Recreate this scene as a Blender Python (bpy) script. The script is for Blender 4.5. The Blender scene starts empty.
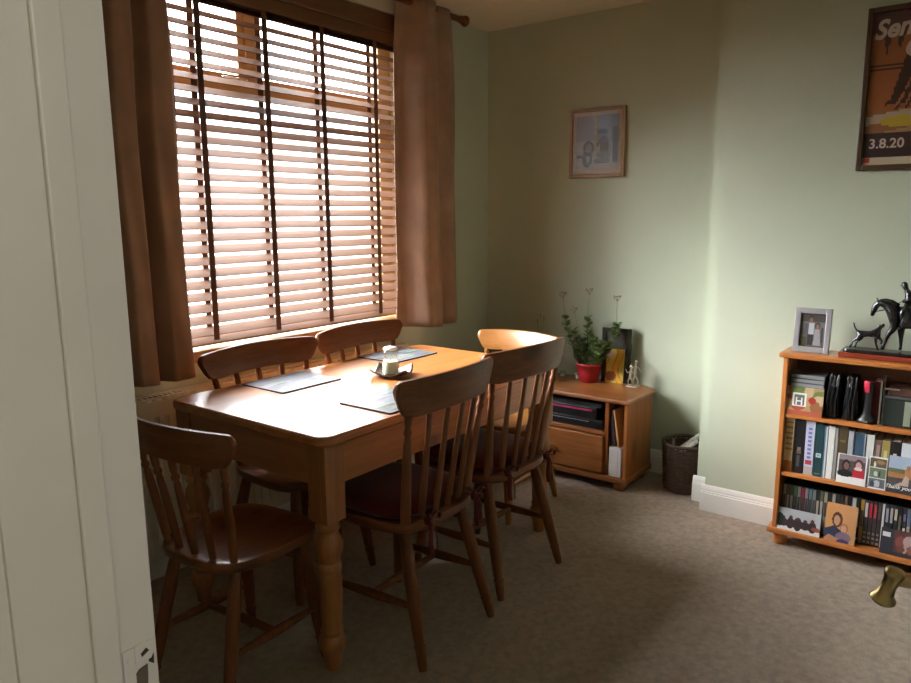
import bpy, bmesh, math, random
from mathutils import Vector, Matrix
random.seed(7)
PI = math.pi
S = bpy.context.scene
COL = S.collection

# ------------------------------------------------------------------ camera
IW, IH, FPX = 911.0, 683.0, 724.42
YAW, PITCH, ROLL = 0.65013, 0.17151, -0.006565
CAMP = Vector((0.0, 0.0, 1.38))
cw = Vector((math.cos(YAW)*math.cos(PITCH), math.sin(YAW)*math.cos(PITCH), -math.sin(PITCH)))
cr0 = Vector((math.sin(YAW), -math.cos(YAW), 0)); cu0 = cr0.cross(cw)
cr = cr0*math.cos(ROLL) + cu0*math.sin(ROLL); cu = cu0*math.cos(ROLL) - cr0*math.sin(ROLL)
cd = bpy.data.cameras.new('camera'); cam = bpy.data.objects.new('camera', cd); COL.objects.link(cam)
cd.sensor_fit = 'HORIZONTAL'; cd.sensor_width = 36.0; cd.lens = 36.0*FPX/IW; cd.clip_start = 0.02; cd.clip_end = 300
m = Matrix((cr, cu, -cw)).transposed().to_4x4(); m.translation = CAMP; cam.matrix_world = m
S.camera = cam

def at(px, py, axis, val):
    """the point where the line of sight through a pixel meets the plane axis = val"""
    d = cw + cr*((px-IW/2)/FPX) - cu*((py-IH/2)/FPX)
    return CAMP + d*((val-CAMP[axis])/d[axis])

# ------------------------------------------------------------------ light
S.view_settings.view_transform = 'Standard'; S.view_settings.look = 'None'
S.view_settings.gamma = 1.0; S.view_settings.use_curve_mapping = False
S.view_settings.exposure = 1.35
SKY = 4.2
world = bpy.data.worlds.new('overcast_sky'); S.world = world; world.use_nodes = True
wb = world.node_tree.nodes['Background']
# overcast sky: three times brighter overhead than at the horizon
_n = world.node_tree.nodes; _l = world.node_tree.links
_tc = _n.new('ShaderNodeTexCoord'); _sp = _n.new('ShaderNodeSeparateXYZ'); _l.new(_tc.outputs['Generated'], _sp.inputs[0])
_mx = _n.new('ShaderNodeMath'); _mx.operation = 'MAXIMUM'; _mx.inputs[1].default_value = 0.0; _l.new(_sp.outputs['Z'], _mx.inputs[0])
_ma = _n.new('ShaderNodeMath'); _ma.operation = 'MULTIPLY_ADD'; _ma.inputs[1].default_value = 2.0*SKY; _ma.inputs[2].default_value = SKY; _l.new(_mx.outputs[0], _ma.inputs[0])
wb.inputs['Color'].default_value = (0.92, 0.96, 1.0, 1); _l.new(_ma.outputs[0], wb.inputs['Strength'])
world.cycles.sampling_method = 'AUTOMATIC'
def area(name, loc, rot, sx, sy, power, col=(1, 1, 1), portal=False):
    l = bpy.data.lights.new(name, 'AREA'); l.shape = 'RECTANGLE'; l.size = sx; l.size_y = sy
    l.energy = power; l.color = col
    if portal: l.cycles.is_portal = True
    o = bpy.data.objects.new(name, l); COL.objects.link(o); o.location = loc; o.rotation_euler = rot
    return o
# the sun behind thin cloud: a broad soft glow from the left of the window
sn = bpy.data.lights.new('hazy_sun', 'SUN'); sn.energy = 21; sn.angle = math.radians(58); sn.color = (1.0, 1.0, 0.99)
sno = bpy.data.objects.new('hazy_sun', sn); COL.objects.link(sno)
sno.rotation_euler = Vector((0.36, -0.92, -0.57)).to_track_quat('-Z', 'Y').to_euler()
# daylight comes in through the window only: a portal guides the sampling of the sky
area('window_portal', (2.155, 2.80, 1.58), (-PI/2, 0, 0), 1.56, 1.6, 1, portal=True)
# unseen fill light added in the hall to brighten the door lining
hl = bpy.data.lights.new('hall_fill_light', 'POINT'); hl.energy = 8; hl.color = (1.0, 0.99, 0.97); hl.shadow_soft_size = 0.12
ho = bpy.data.objects.new('hall_fill_light', hl); COL.objects.link(ho); ho.location = (-0.02, -0.90, 2.0)
S.cycles.max_bounces = 10; S.cycles.diffuse_bounces = 5; S.cycles.glossy_bounces = 4
S.cycles.transparent_max_bounces = 12; S.cycles.caustics_reflective = False; S.cycles.caustics_refractive = False
S.cycles.sample_clamp_indirect = 20.0

# ------------------------------------------------------------------ materials
MATS = {}
def nodes_of(name):
    mt = bpy.data.materials.new(name); mt.use_nodes = True
    nt = mt.node_tree; return mt, nt, nt.nodes['Principled BSDF']
def rgba(c): return (c[0], c[1], c[2], 1)
def mat(name, col, rough=0.6, metal=0.0, spec=0.5, coat=0.0, var=0.0, vscale=8.0, bump=0.0, bscale=60.0, trans=0.0):
    """plain colour with optional cloudy variation and fine bump"""
    if name in MATS: return MATS[name]
    mt, nt, p = nodes_of(name)
    p.inputs['Base Color'].default_value = rgba(col); p.inputs['Roughness'].default_value = rough
    p.inputs['Metallic'].default_value = metal; p.inputs['Specular IOR Level'].default_value = spec
    p.inputs['Coat Weight'].default_value = coat; p.inputs['Coat Roughness'].default_value = 0.12
    if trans: p.inputs['Transmission Weight'].default_value = trans
    tc = nt.nodes.new('ShaderNodeTexCoord')
    if var:
        n = nt.nodes.new('ShaderNodeTexNoise'); n.inputs['Scale'].default_value = vscale; n.inputs['Detail'].default_value = 4
        nt.links.new(tc.outputs['Object'], n.inputs['Vector'])
        r = nt.nodes.new('ShaderNodeValToRGB')
        r.color_ramp.elements[0].position = 0.3; r.color_ramp.elements[1].position = 0.7
        r.color_ramp.elements[0].color = rgba([max(0, c*(1-var)) for c in col])
        r.color_ramp.elements[1].color = rgba([min(1, c*(1+var)) for c in col])
        nt.links.new(n.outputs['Fac'], r.inputs['Fac']); nt.links.new(r.outputs['Color'], p.inputs['Base Color'])
    if bump:
        n = nt.nodes.new('ShaderNodeTexNoise'); n.inputs['Scale'].default_value = bscale; n.inputs['Detail'].default_value = 3
        nt.links.new(tc.outputs['Object'], n.inputs['Vector'])
        b = nt.nodes.new('ShaderNodeBump'); b.inputs['Strength'].default_value = bump; b.inputs['Distance'].default_value = 0.01
        nt.links.new(n.outputs['Fac'], b.inputs['Height']); nt.links.new(b.outputs['Normal'], p.inputs['Normal'])
    MATS[name] = mt; return mt
def wood(name, light, dark, axis=0, rough=0.35, coat=0.25, knots=0.5, scale=1.0, spec=0.5, crough=0.15):
    """pine: long grain along one axis, drifting rings and a few knots"""
    if name in MATS: return MATS[name]
    mt, nt, p = nodes_of(name); L = nt.links
    tc = nt.nodes.new('ShaderNodeTexCoord'); oi = nt.nodes.new('ShaderNodeObjectInfo')
    sh = nt.nodes.new('ShaderNodeVectorMath'); sh.operation = 'SCALE'; sh.inputs[0].default_value = (7.3, 3.1, 5.7)
    L.new(oi.outputs['Random'], sh.inputs['Scale'])
    ad = nt.nodes.new('ShaderNodeVectorMath'); L.new(tc.outputs['Object'], ad.inputs[0]); L.new(sh.outputs[0], ad.inputs[1])
    mp = nt.nodes.new('ShaderNodeMapping'); sc = [14*scale]*3; sc[axis] = 0.9*scale; mp.inputs['Scale'].default_value = sc
    L.new(ad.outputs[0], mp.inputs['Vector'])
    n1 = nt.nodes.new('ShaderNodeTexNoise'); n1.inputs['Scale'].default_value = 1.4; n1.inputs['Detail'].default_value = 5; n1.inputs['Distortion'].default_value = 0.6
    L.new(mp.outputs[0], n1.inputs['Vector'])
    n2 = nt.nodes.new('ShaderNodeTexNoise'); n2.inputs['Scale'].default_value = 7.0; n2.inputs['Detail'].default_value = 2
    L.new(mp.outputs[0], n2.inputs['Vector'])
    mx = nt.nodes.new('ShaderNodeMath'); mx.operation = 'MULTIPLY_ADD'; mx.inputs[1].default_value = 0.35
    L.new(n2.outputs['Fac'], mx.inputs[0]); 
    m8 = nt.nodes.new('ShaderNodeMath'); m8.operation = 'MULTIPLY'; m8.inputs[1].default_value = 0.65; L.new(n1.outputs['Fac'], m8.inputs[0]); L.new(m8.outputs[0], mx.inputs[2])
    r = nt.nodes.new('ShaderNodeValToRGB'); r.color_ramp.elements[0].position = 0.36; r.color_ramp.elements[1].position = 0.62
    r.color_ramp.elements[0].color = rgba(dark); r.color_ramp.elements[1].color = rgba(light)
    L.new(mx.outputs[0], r.inputs['Fac']); out = r.outputs['Color']
    if knots:
        mk_ = nt.nodes.new('ShaderNodeMapping'); s2 = [5.0*scale]*3; s2[axis] = 2.6*scale; mk_.inputs['Scale'].default_value = s2
        L.new(ad.outputs[0], mk_.inputs['Vector'])
        v = nt.nodes.new('ShaderNodeTexVoronoi'); v.inputs['Scale'].default_value = 1.0; v.inputs['Randomness'].default_value = 1.0; L.new(mk_.outputs[0], v.inputs['Vector'])
        rk = nt.nodes.new('ShaderNodeValToRGB'); rk.color_ramp.elements[0].position = 0.09; rk.color_ramp.elements[1].position = 0.19
        rk.color_ramp.elements[0].color = (1, 1, 1, 1); rk.color_ramp.elements[1].color = (0, 0, 0, 1)
        L.new(v.outputs['Distance'], rk.inputs['Fac'])
        mu = nt.nodes.new('ShaderNodeMath'); mu.operation = 'MULTIPLY'; mu.inputs[1].default_value = knots; L.new(rk.outputs['Color'], mu.inputs[0])
        mc = nt.nodes.new('ShaderNodeMix'); mc.data_type = 'RGBA'; L.new(mu.outputs[0], mc.inputs['Factor'])
        L.new(out, mc.inputs[6]); mc.inputs[7].default_value = rgba([c*0.35 for c in dark]); out = mc.outputs[2]
    L.new(out, p.inputs['Base Color'])
    p.inputs['Roughness'].default_value = rough; p.inputs['Coat Weight'].default_value = coat; p.inputs['Coat Roughness'].default_value = crough; p.inputs['Specular IOR Level'].default_value = spec
    MATS[name] = mt; return mt
def print_mat():
    """flat print: colours come from the sheet's own printed colour layer"""
    if 'print' in MATS: return MATS['print']
    mt, nt, p = nodes_of('print'); a = nt.nodes.new('ShaderNodeVertexColor'); a.layer_name = 'ink'
    nt.links.new(a.outputs['Color'], p.inputs['Base Color']); p.inputs['Roughness'].default_value = 0.35
    MATS['print'] = mt; return mt
def glass_mat(name='pane_glass', tint=(1, 1, 1), refl=1.0):
    if name in MATS: return MATS[name]
    mt = bpy.data.materials.new(name); mt.use_nodes = True; nt = mt.node_tree; nt.nodes.clear()
    o = nt.nodes.new('ShaderNodeOutputMaterial'); mix = nt.nodes.new('ShaderNodeMixShader'); t = nt.nodes.new('ShaderNodeBsdfTransparent')
    g = nt.nodes.new('ShaderNodeBsdfGlossy'); g.inputs['Roughness'].default_value = 0.02; t.inputs['Color'].default_value = rgba(tint)
    f = nt.nodes.new('ShaderNodeLayerWeight'); f.inputs['Blend'].default_value = 0.5
    pw = nt.nodes.new('ShaderNodeMath'); pw.operation = 'POWER'; pw.inputs[1].default_value = 5.0; nt.links.new(f.outputs['Facing'], pw.inputs[0])
    mm = nt.nodes.new('ShaderNodeMath'); mm.operation = 'MULTIPLY_ADD'; mm.inputs[1].default_value = 0.9; mm.inputs[2].default_value = 0.04*refl; mm.use_clamp = True
    nt.links.new(pw.outputs[0], mm.inputs[0]); nt.links.new(mm.outputs[0], mix.inputs[0]); nt.links.new(t.outputs[0], mix.inputs[1]); nt.links.new(g.outputs[0], mix.inputs[2])
    nt.links.new(mix.outputs[0], o.inputs['Surface']); MATS[name] = mt; return mt
def fabric_mat(name, col, transl=0.15, bump=0.3):
    if name in MATS: return MATS[name]
    mt, nt, p = nodes_of(name); L = nt.links
    p.inputs['Base Color'].default_value = rgba(col); p.inputs['Roughness'].default_value = 0.85
    p.inputs['Sheen Weight'].default_value = 0.25; p.inputs['Sheen Roughness'].default_value = 0.4
    tc = nt.nodes.new('ShaderNodeTexCoord'); n = nt.nodes.new('ShaderNodeTexNoise'); n.inputs['Scale'].default_value = 9; n.inputs['Detail'].default_value = 6
    L.new(tc.outputs['Object'], n.inputs['Vector'])
    r = nt.nodes.new('ShaderNodeValToRGB'); r.color_ramp.elements[0].position = .3; r.color_ramp.elements[1].position = .75
    r.color_ramp.elements[0].color = rgba([c*.82 for c in col]); r.color_ramp.elements[1].color = rgba([c*1.15 for c in col])
    L.new(n.outputs['Fac'], r.inputs['Fac']); L.new(r.outputs['Color'], p.inputs['Base Color'])
    b = nt.nodes.new('ShaderNodeBump'); b.inputs['Strength'].default_value = bump; b.inputs['Distance'].default_value = .01
    L.new(n.outputs['Fac'], b.inputs['Height']); L.new(b.outputs[0], p.inputs['Normal'])
    if transl:
        o = nt.nodes['Material Output']; mix = nt.nodes.new('ShaderNodeMixShader'); t = nt.nodes.new('ShaderNodeBsdfTranslucent')
        t.inputs['Color'].default_value = rgba(col); mix.inputs[0].default_value = transl
        L.new(p.outputs[0], mix.inputs[1]); L.new(t.outputs[0], mix.inputs[2]); L.new(mix.outputs[0], o.inputs['Surface'])
    MATS[name] = mt; return mt

SAGE = mat('sage_wall_paint', (0.485, 0.53, 0.415), 0.75, spec=0.3, var=0.03, vscale=3, bump=0.05, bscale=180)
CREAM = mat('cream_ceiling_paint', (0.66, 0.60, 0.47), 0.8, spec=0.2, var=0.02, bump=0.05, bscale=120)
WHITE = mat('white_gloss_paint', (0.80, 0.79, 0.76), 0.35, var=0.02, vscale=5)
OLDWHITE = mat('aged_white_gloss_paint', (0.62, 0.61, 0.575), 0.4, var=0.05, vscale=4, bump=0.03, bscale=25)
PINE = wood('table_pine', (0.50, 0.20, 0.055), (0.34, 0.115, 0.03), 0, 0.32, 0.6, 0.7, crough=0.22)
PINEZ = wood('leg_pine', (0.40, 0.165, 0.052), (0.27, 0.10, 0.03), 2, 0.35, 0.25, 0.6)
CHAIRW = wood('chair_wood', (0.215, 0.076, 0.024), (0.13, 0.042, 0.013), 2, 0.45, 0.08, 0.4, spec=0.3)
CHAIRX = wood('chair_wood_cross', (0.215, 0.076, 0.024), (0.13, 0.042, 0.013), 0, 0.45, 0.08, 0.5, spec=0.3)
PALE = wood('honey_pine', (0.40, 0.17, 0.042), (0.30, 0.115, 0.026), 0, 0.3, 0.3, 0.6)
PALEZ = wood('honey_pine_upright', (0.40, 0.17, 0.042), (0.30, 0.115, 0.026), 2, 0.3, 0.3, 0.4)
BOOKW = wood('bookcase_wood', (0.60, 0.225, 0.06), (0.46, 0.155, 0.04), 1, 0.3, 0.3, 0.3)
BOOKZ = wood('bookcase_wood_upright', (0.60, 0.225, 0.06), (0.46, 0.155, 0.04), 2, 0.3, 0.3, 0.3)
CABW = wood('cabinet_pine', (0.38, 0.145, 0.045), (0.25, 0.085, 0.026), 1, 0.3, 0.35, 0.8)
CABZ = wood('cabinet_pine_upright', (0.38, 0.145, 0.045), (0.25, 0.085, 0.026), 2, 0.3, 0.35, 0.8)
SLATW = wood('slat_wood', (0.195, 0.103, 0.062), (0.155, 0.077, 0.044), 0, 0.65, 0.0, 0.0)
DARKW = wood('valance_wood', (0.16, 0.075, 0.03), (0.10, 0.045, 0.018), 0, 0.3, 0.3, 0.0)
FRAMEW = wood('window_timber', (0.42, 0.25, 0.10), (0.30, 0.17, 0.06), 0, 0.4, 0.2, 0.2)
TAPE = mat('dark_brown_tape', (0.10, 0.042, 0.02), 0.8, bump=0.2, bscale=300)
BLACK = mat('black_plastic', (0.012, 0.012, 0.013), 0.3)
MATTBLACK = mat('black_card', (0.015, 0.015, 0.017), 0.6)
BRASS = mat('brass', (0.46, 0.36, 0.17), 0.28, metal=1.0, var=0.1, vscale=30)
BRONZE = mat('dark_bronze', (0.075, 0.075, 0.08), 0.22, metal=0.9, var=0.3, vscale=40, bump=0.15, bscale=90)
PAPER = mat('paper_pages', (0.72, 0.68, 0.58), 0.8)

# ------------------------------------------------------------------ mesh helpers
class B:
    def __init__(s): s.bm = bmesh.new()
    def box(s, x0, x1, y0, y1, z0, z1):
        v = [s.bm.verts.new((x, y, z)) for x in (x0, x1) for y in (y0, y1) for z in (z0, z1)]
        for f in ((0, 1, 3, 2), (4, 6, 7, 5), (0, 4, 5, 1), (2, 3, 7, 6), (0, 2, 6, 4), (1, 5, 7, 3)): s.bm.faces.new([v[i] for i in f])
        return s
    def obox(s, c, ex, ey, ez):
        """box from centre and three half-axis vectors"""
        c = Vector(c); ex = Vector(ex); ey = Vector(ey); ez = Vector(ez)
        v = [s.bm.verts.new(c + ex*a + ey*b + ez*d) for a in (-1, 1) for b in (-1, 1) for d in (-1, 1)]
        for f in ((0, 1, 3, 2), (4, 6, 7, 5), (0, 4, 5, 1), (2, 3, 7, 6), (0, 2, 6, 4), (1, 5, 7, 3)): s.bm.faces.new([v[i] for i in f])
        return s
    def rings(s, rings, closed=False, cap=True):
        rr = [[s.bm.verts.new(p) for p in r] for r in rings]; n = len(rr[0])
        for a, b in zip(rr, rr[1:] + ([rr[0]] if closed else [])):
            for i in range(n): s.bm.faces.new((a[i], a[(i+1) % n], b[(i+1) % n], b[i]))
        if cap and not closed:
            s.bm.faces.new(list(reversed(rr[0]))); s.bm.faces.new(rr[-1])
        return s
    def lathe(s, prof, c=(0, 0, 0), seg=20, sx=1, sy=1):
        """prof: (radius, z) pairs from bottom to top round a vertical axis"""
        c = Vector(c)
        return s.rings([[c + Vector((max(r, 1e-4)*math.cos(2*PI*i/seg)*sx, max(r, 1e-4)*math.sin(2*PI*i/seg)*sy, z)) for i in range(seg)] for r, z in prof])
    def tube(s, pts, rad, seg=10, side=None, ry=None, cap=True):
        """tube through points; rad along 'side', ry across it"""
        pts = [Vector(p) for p in pts]; rings = []; u0 = Vector(side) if side else None
        if not hasattr(rad, '__len__'): rad = [rad]*len(pts)
        if ry is None: ry = rad
        elif not hasattr(ry, '__len__'): ry = [ry]*len(pts)
        for i, p in enumerate(pts):
            d = (pts[min(i+1, len(pts)-1)] - pts[max(i-1, 0)]).normalized()
            if u0 is None: u0 = Vector((0, 0, 1)).cross(d) if abs(d.z) < 0.9 else Vector((1, 0, 0))
            u = (u0 - d*u0.dot(d)).normalized(); w = d.cross(u); u0 = u
            rings.append([p + u*rad[i]*math.cos(2*PI*k/seg) + w*ry[i]*math.sin(2*PI*k/seg) for k in range(seg)])
        return s.rings(rings, cap=cap)
    def prism(s, outline, z0, z1, axis=2):
        """outline extruded along an axis; for axis 2 outline is (x, y), axis 0 (y, z), axis 1 (x, z)"""
        def P(a, b, h): return (a, b, h) if axis == 2 else ((h, a, b) if axis == 0 else (a, h, b))
        return s.rings([[P(a, b, z0) for a, b in outline], [P(a, b, z1) for a, b in outline]])
def rrect(x0, x1, y0, y1, r, seg=6):
    if not hasattr(r, '__len__'): r = [r]*4
    o = []
    for (cx, cy, a0), q in zip(((x1, y1, 0), (x0, y1, 90), (x0, y0, 180), (x1, y0, 270)), r):
        sx = -1 if cx == x1 else 1; sy = -1 if cy == y1 else 1
        for i in range(seg+1):
            a = math.radians(a0 + 90*i/seg); o.append((cx + sx*q + q*math.cos(a), cy + sy*q + q*math.sin(a)))
    return o
ORG = {}
def finish(o, smooth, bevel, solid=0, sub=0):
    if smooth:
        o.data.polygons.foreach_set('use_smooth', [True]*len(o.data.polygons))
        try: o.data.set_sharp_from_angle(angle=math.radians(smooth if smooth > 1 else 40))
        except Exception: pass
    if solid:
        q = o.modifiers.new('solid', 'SOLIDIFY'); q.thickness = solid; q.offset = -1
    if bevel:
        q = o.modifiers.new('bevel', 'BEVEL'); q.width = bevel; q.segments = 2; q.limit_method = 'ANGLE'; q.angle_limit = math.radians(40)
    if sub:
        q = o.modifiers.new('sub', 'SUBSURF'); q.levels = sub; q.render_levels = sub
def mk(name, b, mt, parent=None, smooth=0, bevel=0, solid=0, sub=0, org=None):
    """one mesh object; coordinates are the world's, or the parent's when the parent was made with local=True"""
    bm = b.bm if isinstance(b, B) else b
    bmesh.ops.recalc_face_normals(bm, faces=bm.faces[:]) if not isinstance(b, Sheet) else None
    if isinstance(b, Sheet): org = Vector()
    elif parent is not None: org = ORG.get(parent.name, Vector())
    elif org is None:
        xs = [v.co for v in bm.verts]
        org = Vector(((min(v.x for v in xs)+max(v.x for v in xs))/2, (min(v.y for v in xs)+max(v.y for v in xs))/2, min(v.z for v in xs)))
    org = Vector(org)
    bmesh.ops.translate(bm, verts=bm.verts[:], vec=-org)
    me = bpy.data.meshes.new(name); bm.to_mesh(me); bm.free()
    for q in (mt if isinstance(mt, (list, tuple)) else [mt]): me.materials.append(q)
    o = bpy.data.objects.new(name, me); COL.objects.link(o)
    if parent is not None: o.parent = parent; ORG[o.name] = org
    else: o.location = org; ORG[o.name] = org
    finish(o, smooth, bevel, solid, sub)
    return o
def tag(o, label, cat=None, group=None, kind=None):
    o['label'] = label
    if cat: o['category'] = cat
    if group: o['group'] = group
    if kind: o['kind'] = kind
    return o
def thing(name, label, cat, loc, rotz=0, group=None, local=False):
    o = bpy.data.objects.new(name, None); COL.objects.link(o); o.empty_display_size = 0.05
    o.location = loc; o.rotation_euler = (0, 0, rotz); tag(o, label, cat, group)
    ORG[o.name] = Vector() if local else Vector(loc)
    return o
def struct(name, b, mt, label=None, parent=None, **k):
    o = mk(name, b, mt, parent, **k)
    if parent is None: o['kind'] = 'structure'
    if label: o['label'] = label
    return o
class Sheet(B): pass
def sheet(w, h, paint, nu=40, nv=30, frame=None):
    """printed sheet: grid of flat faces, each with its own ink colour; u runs right, v up, facing local +z"""
    b = Sheet(); bm = b.bm; lay = bm.loops.layers.color.new('ink')
    V = [[bm.verts.new((w*(i/nu-.5), h*j/nv, 0)) for i in range(nu+1)] for j in range(nv+1)]
    for j in range(nv):
        for i in range(nu):
            f = bm.faces.new((V[j][i], V[j][i+1], V[j+1][i+1], V[j+1][i])); c = paint((i+.5)/nu, (j+.5)/nv)
            for l in f.loops: l[lay] = (c[0]**(1/2.2), c[1]**(1/2.2), c[2]**(1/2.2), 1)
    return b
def painter(bg, shapes):
    """bg: colour or function; shapes: ('r',u0,v0,u1,v1,c) rectangles, ('e',u,v,ru,rv,c) ellipses, ('t',[(u,v)..],c) polygons; last wins"""
    def inside(P, u, v):
        r = False; j = len(P)-1
        for i in range(len(P)):
            if (P[i][1] > v) != (P[j][1] > v) and u < (P[j][0]-P[i][0])*(v-P[i][1])/(P[j][1]-P[i][1])+P[i][0]: r = not r
            j = i
        return r
    def f(u, v):
        c = bg(u, v) if callable(bg) else bg
        for q in shapes:
            if q[0] == 'r' and q[1] <= u <= q[3] and q[2] <= v <= q[4]: c = q[5]
            elif q[0] == 'e' and ((u-q[1])/q[3])**2 + ((v-q[2])/q[4])**2 <= 1: c = q[5]
            elif q[0] == 't' and inside(q[1], u, v): c = q[2]
        return c
    return f
FACEX = Matrix(((0, 0, -1), (-1, 0, 0), (0, 1, 0)))   # local x -> -Y, y -> Z, z -> -X : faces the room from the far wall
def place_sheet(o, loc, lean=0.0, yaw=0.0):
    mm = (Matrix.Rotation(yaw, 3, 'Z') @ FACEX @ Matrix.Rotation(-lean, 3, 'X')).to_4x4(); mm.translation = Vector(loc)
    o.matrix_basis = mm; return o
def text_mesh(name, body, size, mt, parent, loc, lean=0.0, shear=0.0, bold=0.0, depth=0.0006, sx=1.0, rot=0.0):
    cu_ = bpy.data.curves.new(name, 'FONT'); cu_.body = body; cu_.size = size; cu_.shear = shear; cu_.offset = bold; cu_.extrude = depth; cu_.resolution_u = 4
    t = bpy.data.objects.new(name, cu_); COL.objects.link(t); dg = bpy.context.evaluated_depsgraph_get()
    me = bpy.data.meshes.new_from_object(t.evaluated_get(dg)); COL.objects.unlink(t); bpy.data.objects.remove(t)
    me.materials.clear(); me.materials.append(mt)
    o = bpy.data.objects.new(name, me); COL.objects.link(o); o.parent = parent
    if rot or sx != 1: me.transform(Matrix.Rotation(rot, 4, 'Z') @ Matrix.Diagonal((sx, 1, 1, 1)))
    if parent is not None and lean is not None:
        p = Vector(loc) - ORG.get(parent.name, Vector()); place_sheet(o, p, lean)
    else: o.location = loc
    return o

# ================================================================== THE ROOM
XN, XF, YR, YW, ZC = 0.351, 3.66, -1.30, 2.53, 2.43      # near wall, far wall, right wall, window wall, ceiling
OX0, OX1, OZ0, OZ1 = 1.36, 2.95, 0.815, 2.36             # window opening
carpet = mat('beige_carpet', (0.50, 0.415, 0.335), 0.95, spec=0.1, var=0.16, vscale=42, bump=0.9, bscale=420)
struct('floor', B().box(-1.4, XF+.1, -1.5, YW+.1, -.06, 0), carpet, 'beige cut pile carpet covering the whole floor')
struct('ceiling', B().box(-1.4, XF+.1, -1.5, YW+.1, ZC, ZC+.08), CREAM, 'plain cream painted ceiling')
w = B(); T = 0.30
w.box(-1.4, OX0, YW, YW+T, 0, ZC).box(OX1, XF+.1, YW, YW+T, 0, ZC).box(OX0, OX1, YW, YW+T, 0, OZ0).box(OX0, OX1, YW, YW+T, OZ1, ZC)
struct('wall_window', w, SAGE, 'sage green wall with the window opening')
struct('wall_far', B().box(XF, XF+.1, -1.5, YW, 0, ZC), SAGE, 'sage green wall at the far end of the room')
w = B(); w.box(3.30, XF, -1.5, 1.035, 0, ZC).box(3.395, XF, 1.035, 1.105, 0, ZC)
struct('wall_breast', w, SAGE, 'projecting sage green chimney breast with a narrow step at its edge')
struct('wall_right', B().box(XN, XF, YR-.1, YR, 0, ZC), SAGE, 'sage green wall on the right')
DY0, DY1, DH = -0.10, 0.675, 2.02                        # doorway
w = B(); w.box(.235, XN, DY1, YW, 0, ZC).box(.235, XN, -1.5, DY0-.015, 0, ZC).box(.235, XN, DY0-.015, DY1, DH+.015, ZC)
struct('wall_door', w, SAGE, 'wall with the doorway')
w = B(); w.box(-1.4, -1.3, -1.5, 2.4, 0, ZC).box(-1.3, .235, 1.5, 1.6, 0, ZC).box(-1.3, .235, -1.2, -1.1, 0, ZC)
struct('wall_hall', w, CREAM, 'cream walls of the hall outside the room')
# the strip of wall above the window, painted like the ceiling
struct('trim_1', B().box(1.2, 3.2, YW-.006, YW, OZ1, ZC), CREAM, 'cream painted strip above the window')

def skirting(name, p0, p1, nrm, h=0.125, lab=''):
    """white skirting from p0 to p1 (floor points on the wall), nrm points into the room"""
    prof = [(0, 0), (.019, 0), (.019, h*.70), (.016, h*.73), (.016, h*.78), (.013, h*.80), (.013, h*.86), (.009, h*.95), (.005, h), (0, h)]
    p0 = Vector((*p0, 0)); p1 = Vector((*p1, 0)); n = Vector((*nrm, 0)); b = B()
    b.rings([[p + n*a + Vector((0, 0, z)) for a, z in prof] for p in (p0, p1)])
    return struct(name, b, WHITE, lab)
skirting('baseboard_breast', (3.30, -1.3), (3.30, 1.052), (-1, 0), lab='white moulded skirting board along the chimney breast')
skirting('baseboard_step', (3.395, 1.02), (3.395, 1.122), (-1, 0), lab='short white skirting on the stepped edge of the chimney breast')
skirting('baseboard_far', (XF, 1.105), (XF, YW), (-1, 0), lab='white skirting board along the far wall')
skirting('baseboard_window', (XN, YW), (XF, YW), (0, -1), lab='white skirting board under the window')

# ---- doorway: lining, stop, striking plate, architrave
ln = struct('door_frame', B().box(.228, XN+.004, DY1-.015, DY1+.001, 0, DH+.015), OLDWHITE, 'white painted door lining beside the viewer')
fo = ORG[ln.name]
mk('stop', B().box(.291, .316, DY1-.022, DY1-.0152, 0, DH), OLDWHITE, ln, bevel=.002)
mk('architrave', B().box(.212, .234, DY1-.009, DY1+.06, 0, DH+.06), OLDWHITE, ln, bevel=.004)
mk('head_lining', B().box(.228, XN+.004, DY0-.012, DY1-.0152, DH, DH+.015), OLDWHITE, ln)
mk('hinge_lining', B().box(.228, XN+.004, DY0-.014, DY0, 0, DH), OLDWHITE, ln)
yj = DY1-.0152
plate = B(); plate.box(.3185, .331, yj-.0022, yj, .865, .957).box(.331, .352, yj-.0022, yj, .865, .885).box(.331, .352, yj-.0022, yj, .937, .957)
mk('striking_plate', plate, OLDWHITE, ln, bevel=.0008)
hole = B(); hole.prism([(.331, .888), (.337, .894), (.342, .905), (.3435, .918), (.3440, .932), (.335, .930), (.331, .926)], yj-.0012, yj+.0001, 1)
mk('latch_hole', hole, mat('dark_hole_inlay', (.10, .085, .06), .7), ln)  # solid dark inlay in place of the latch hole, no recess is cut
chip = B(); chip.prism([(.3455, .934), (.3505, .942), (.3500, .930)], yj-.0026, yj, 1); chip.prism([(.338, .943), (.346, .947), (.343, .951), (.337, .947)], yj-.0026, yj-.001, 1)
mk('paint_chip', chip, mat('bare_dark_metal', (.06, .05, .04), .5, metal=.6), ln)
mk('screw_head', B().tube([(.325, yj-.0032, .945), (.325, yj, .945)], .0028, 10), OLDWHITE, ln)

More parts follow.
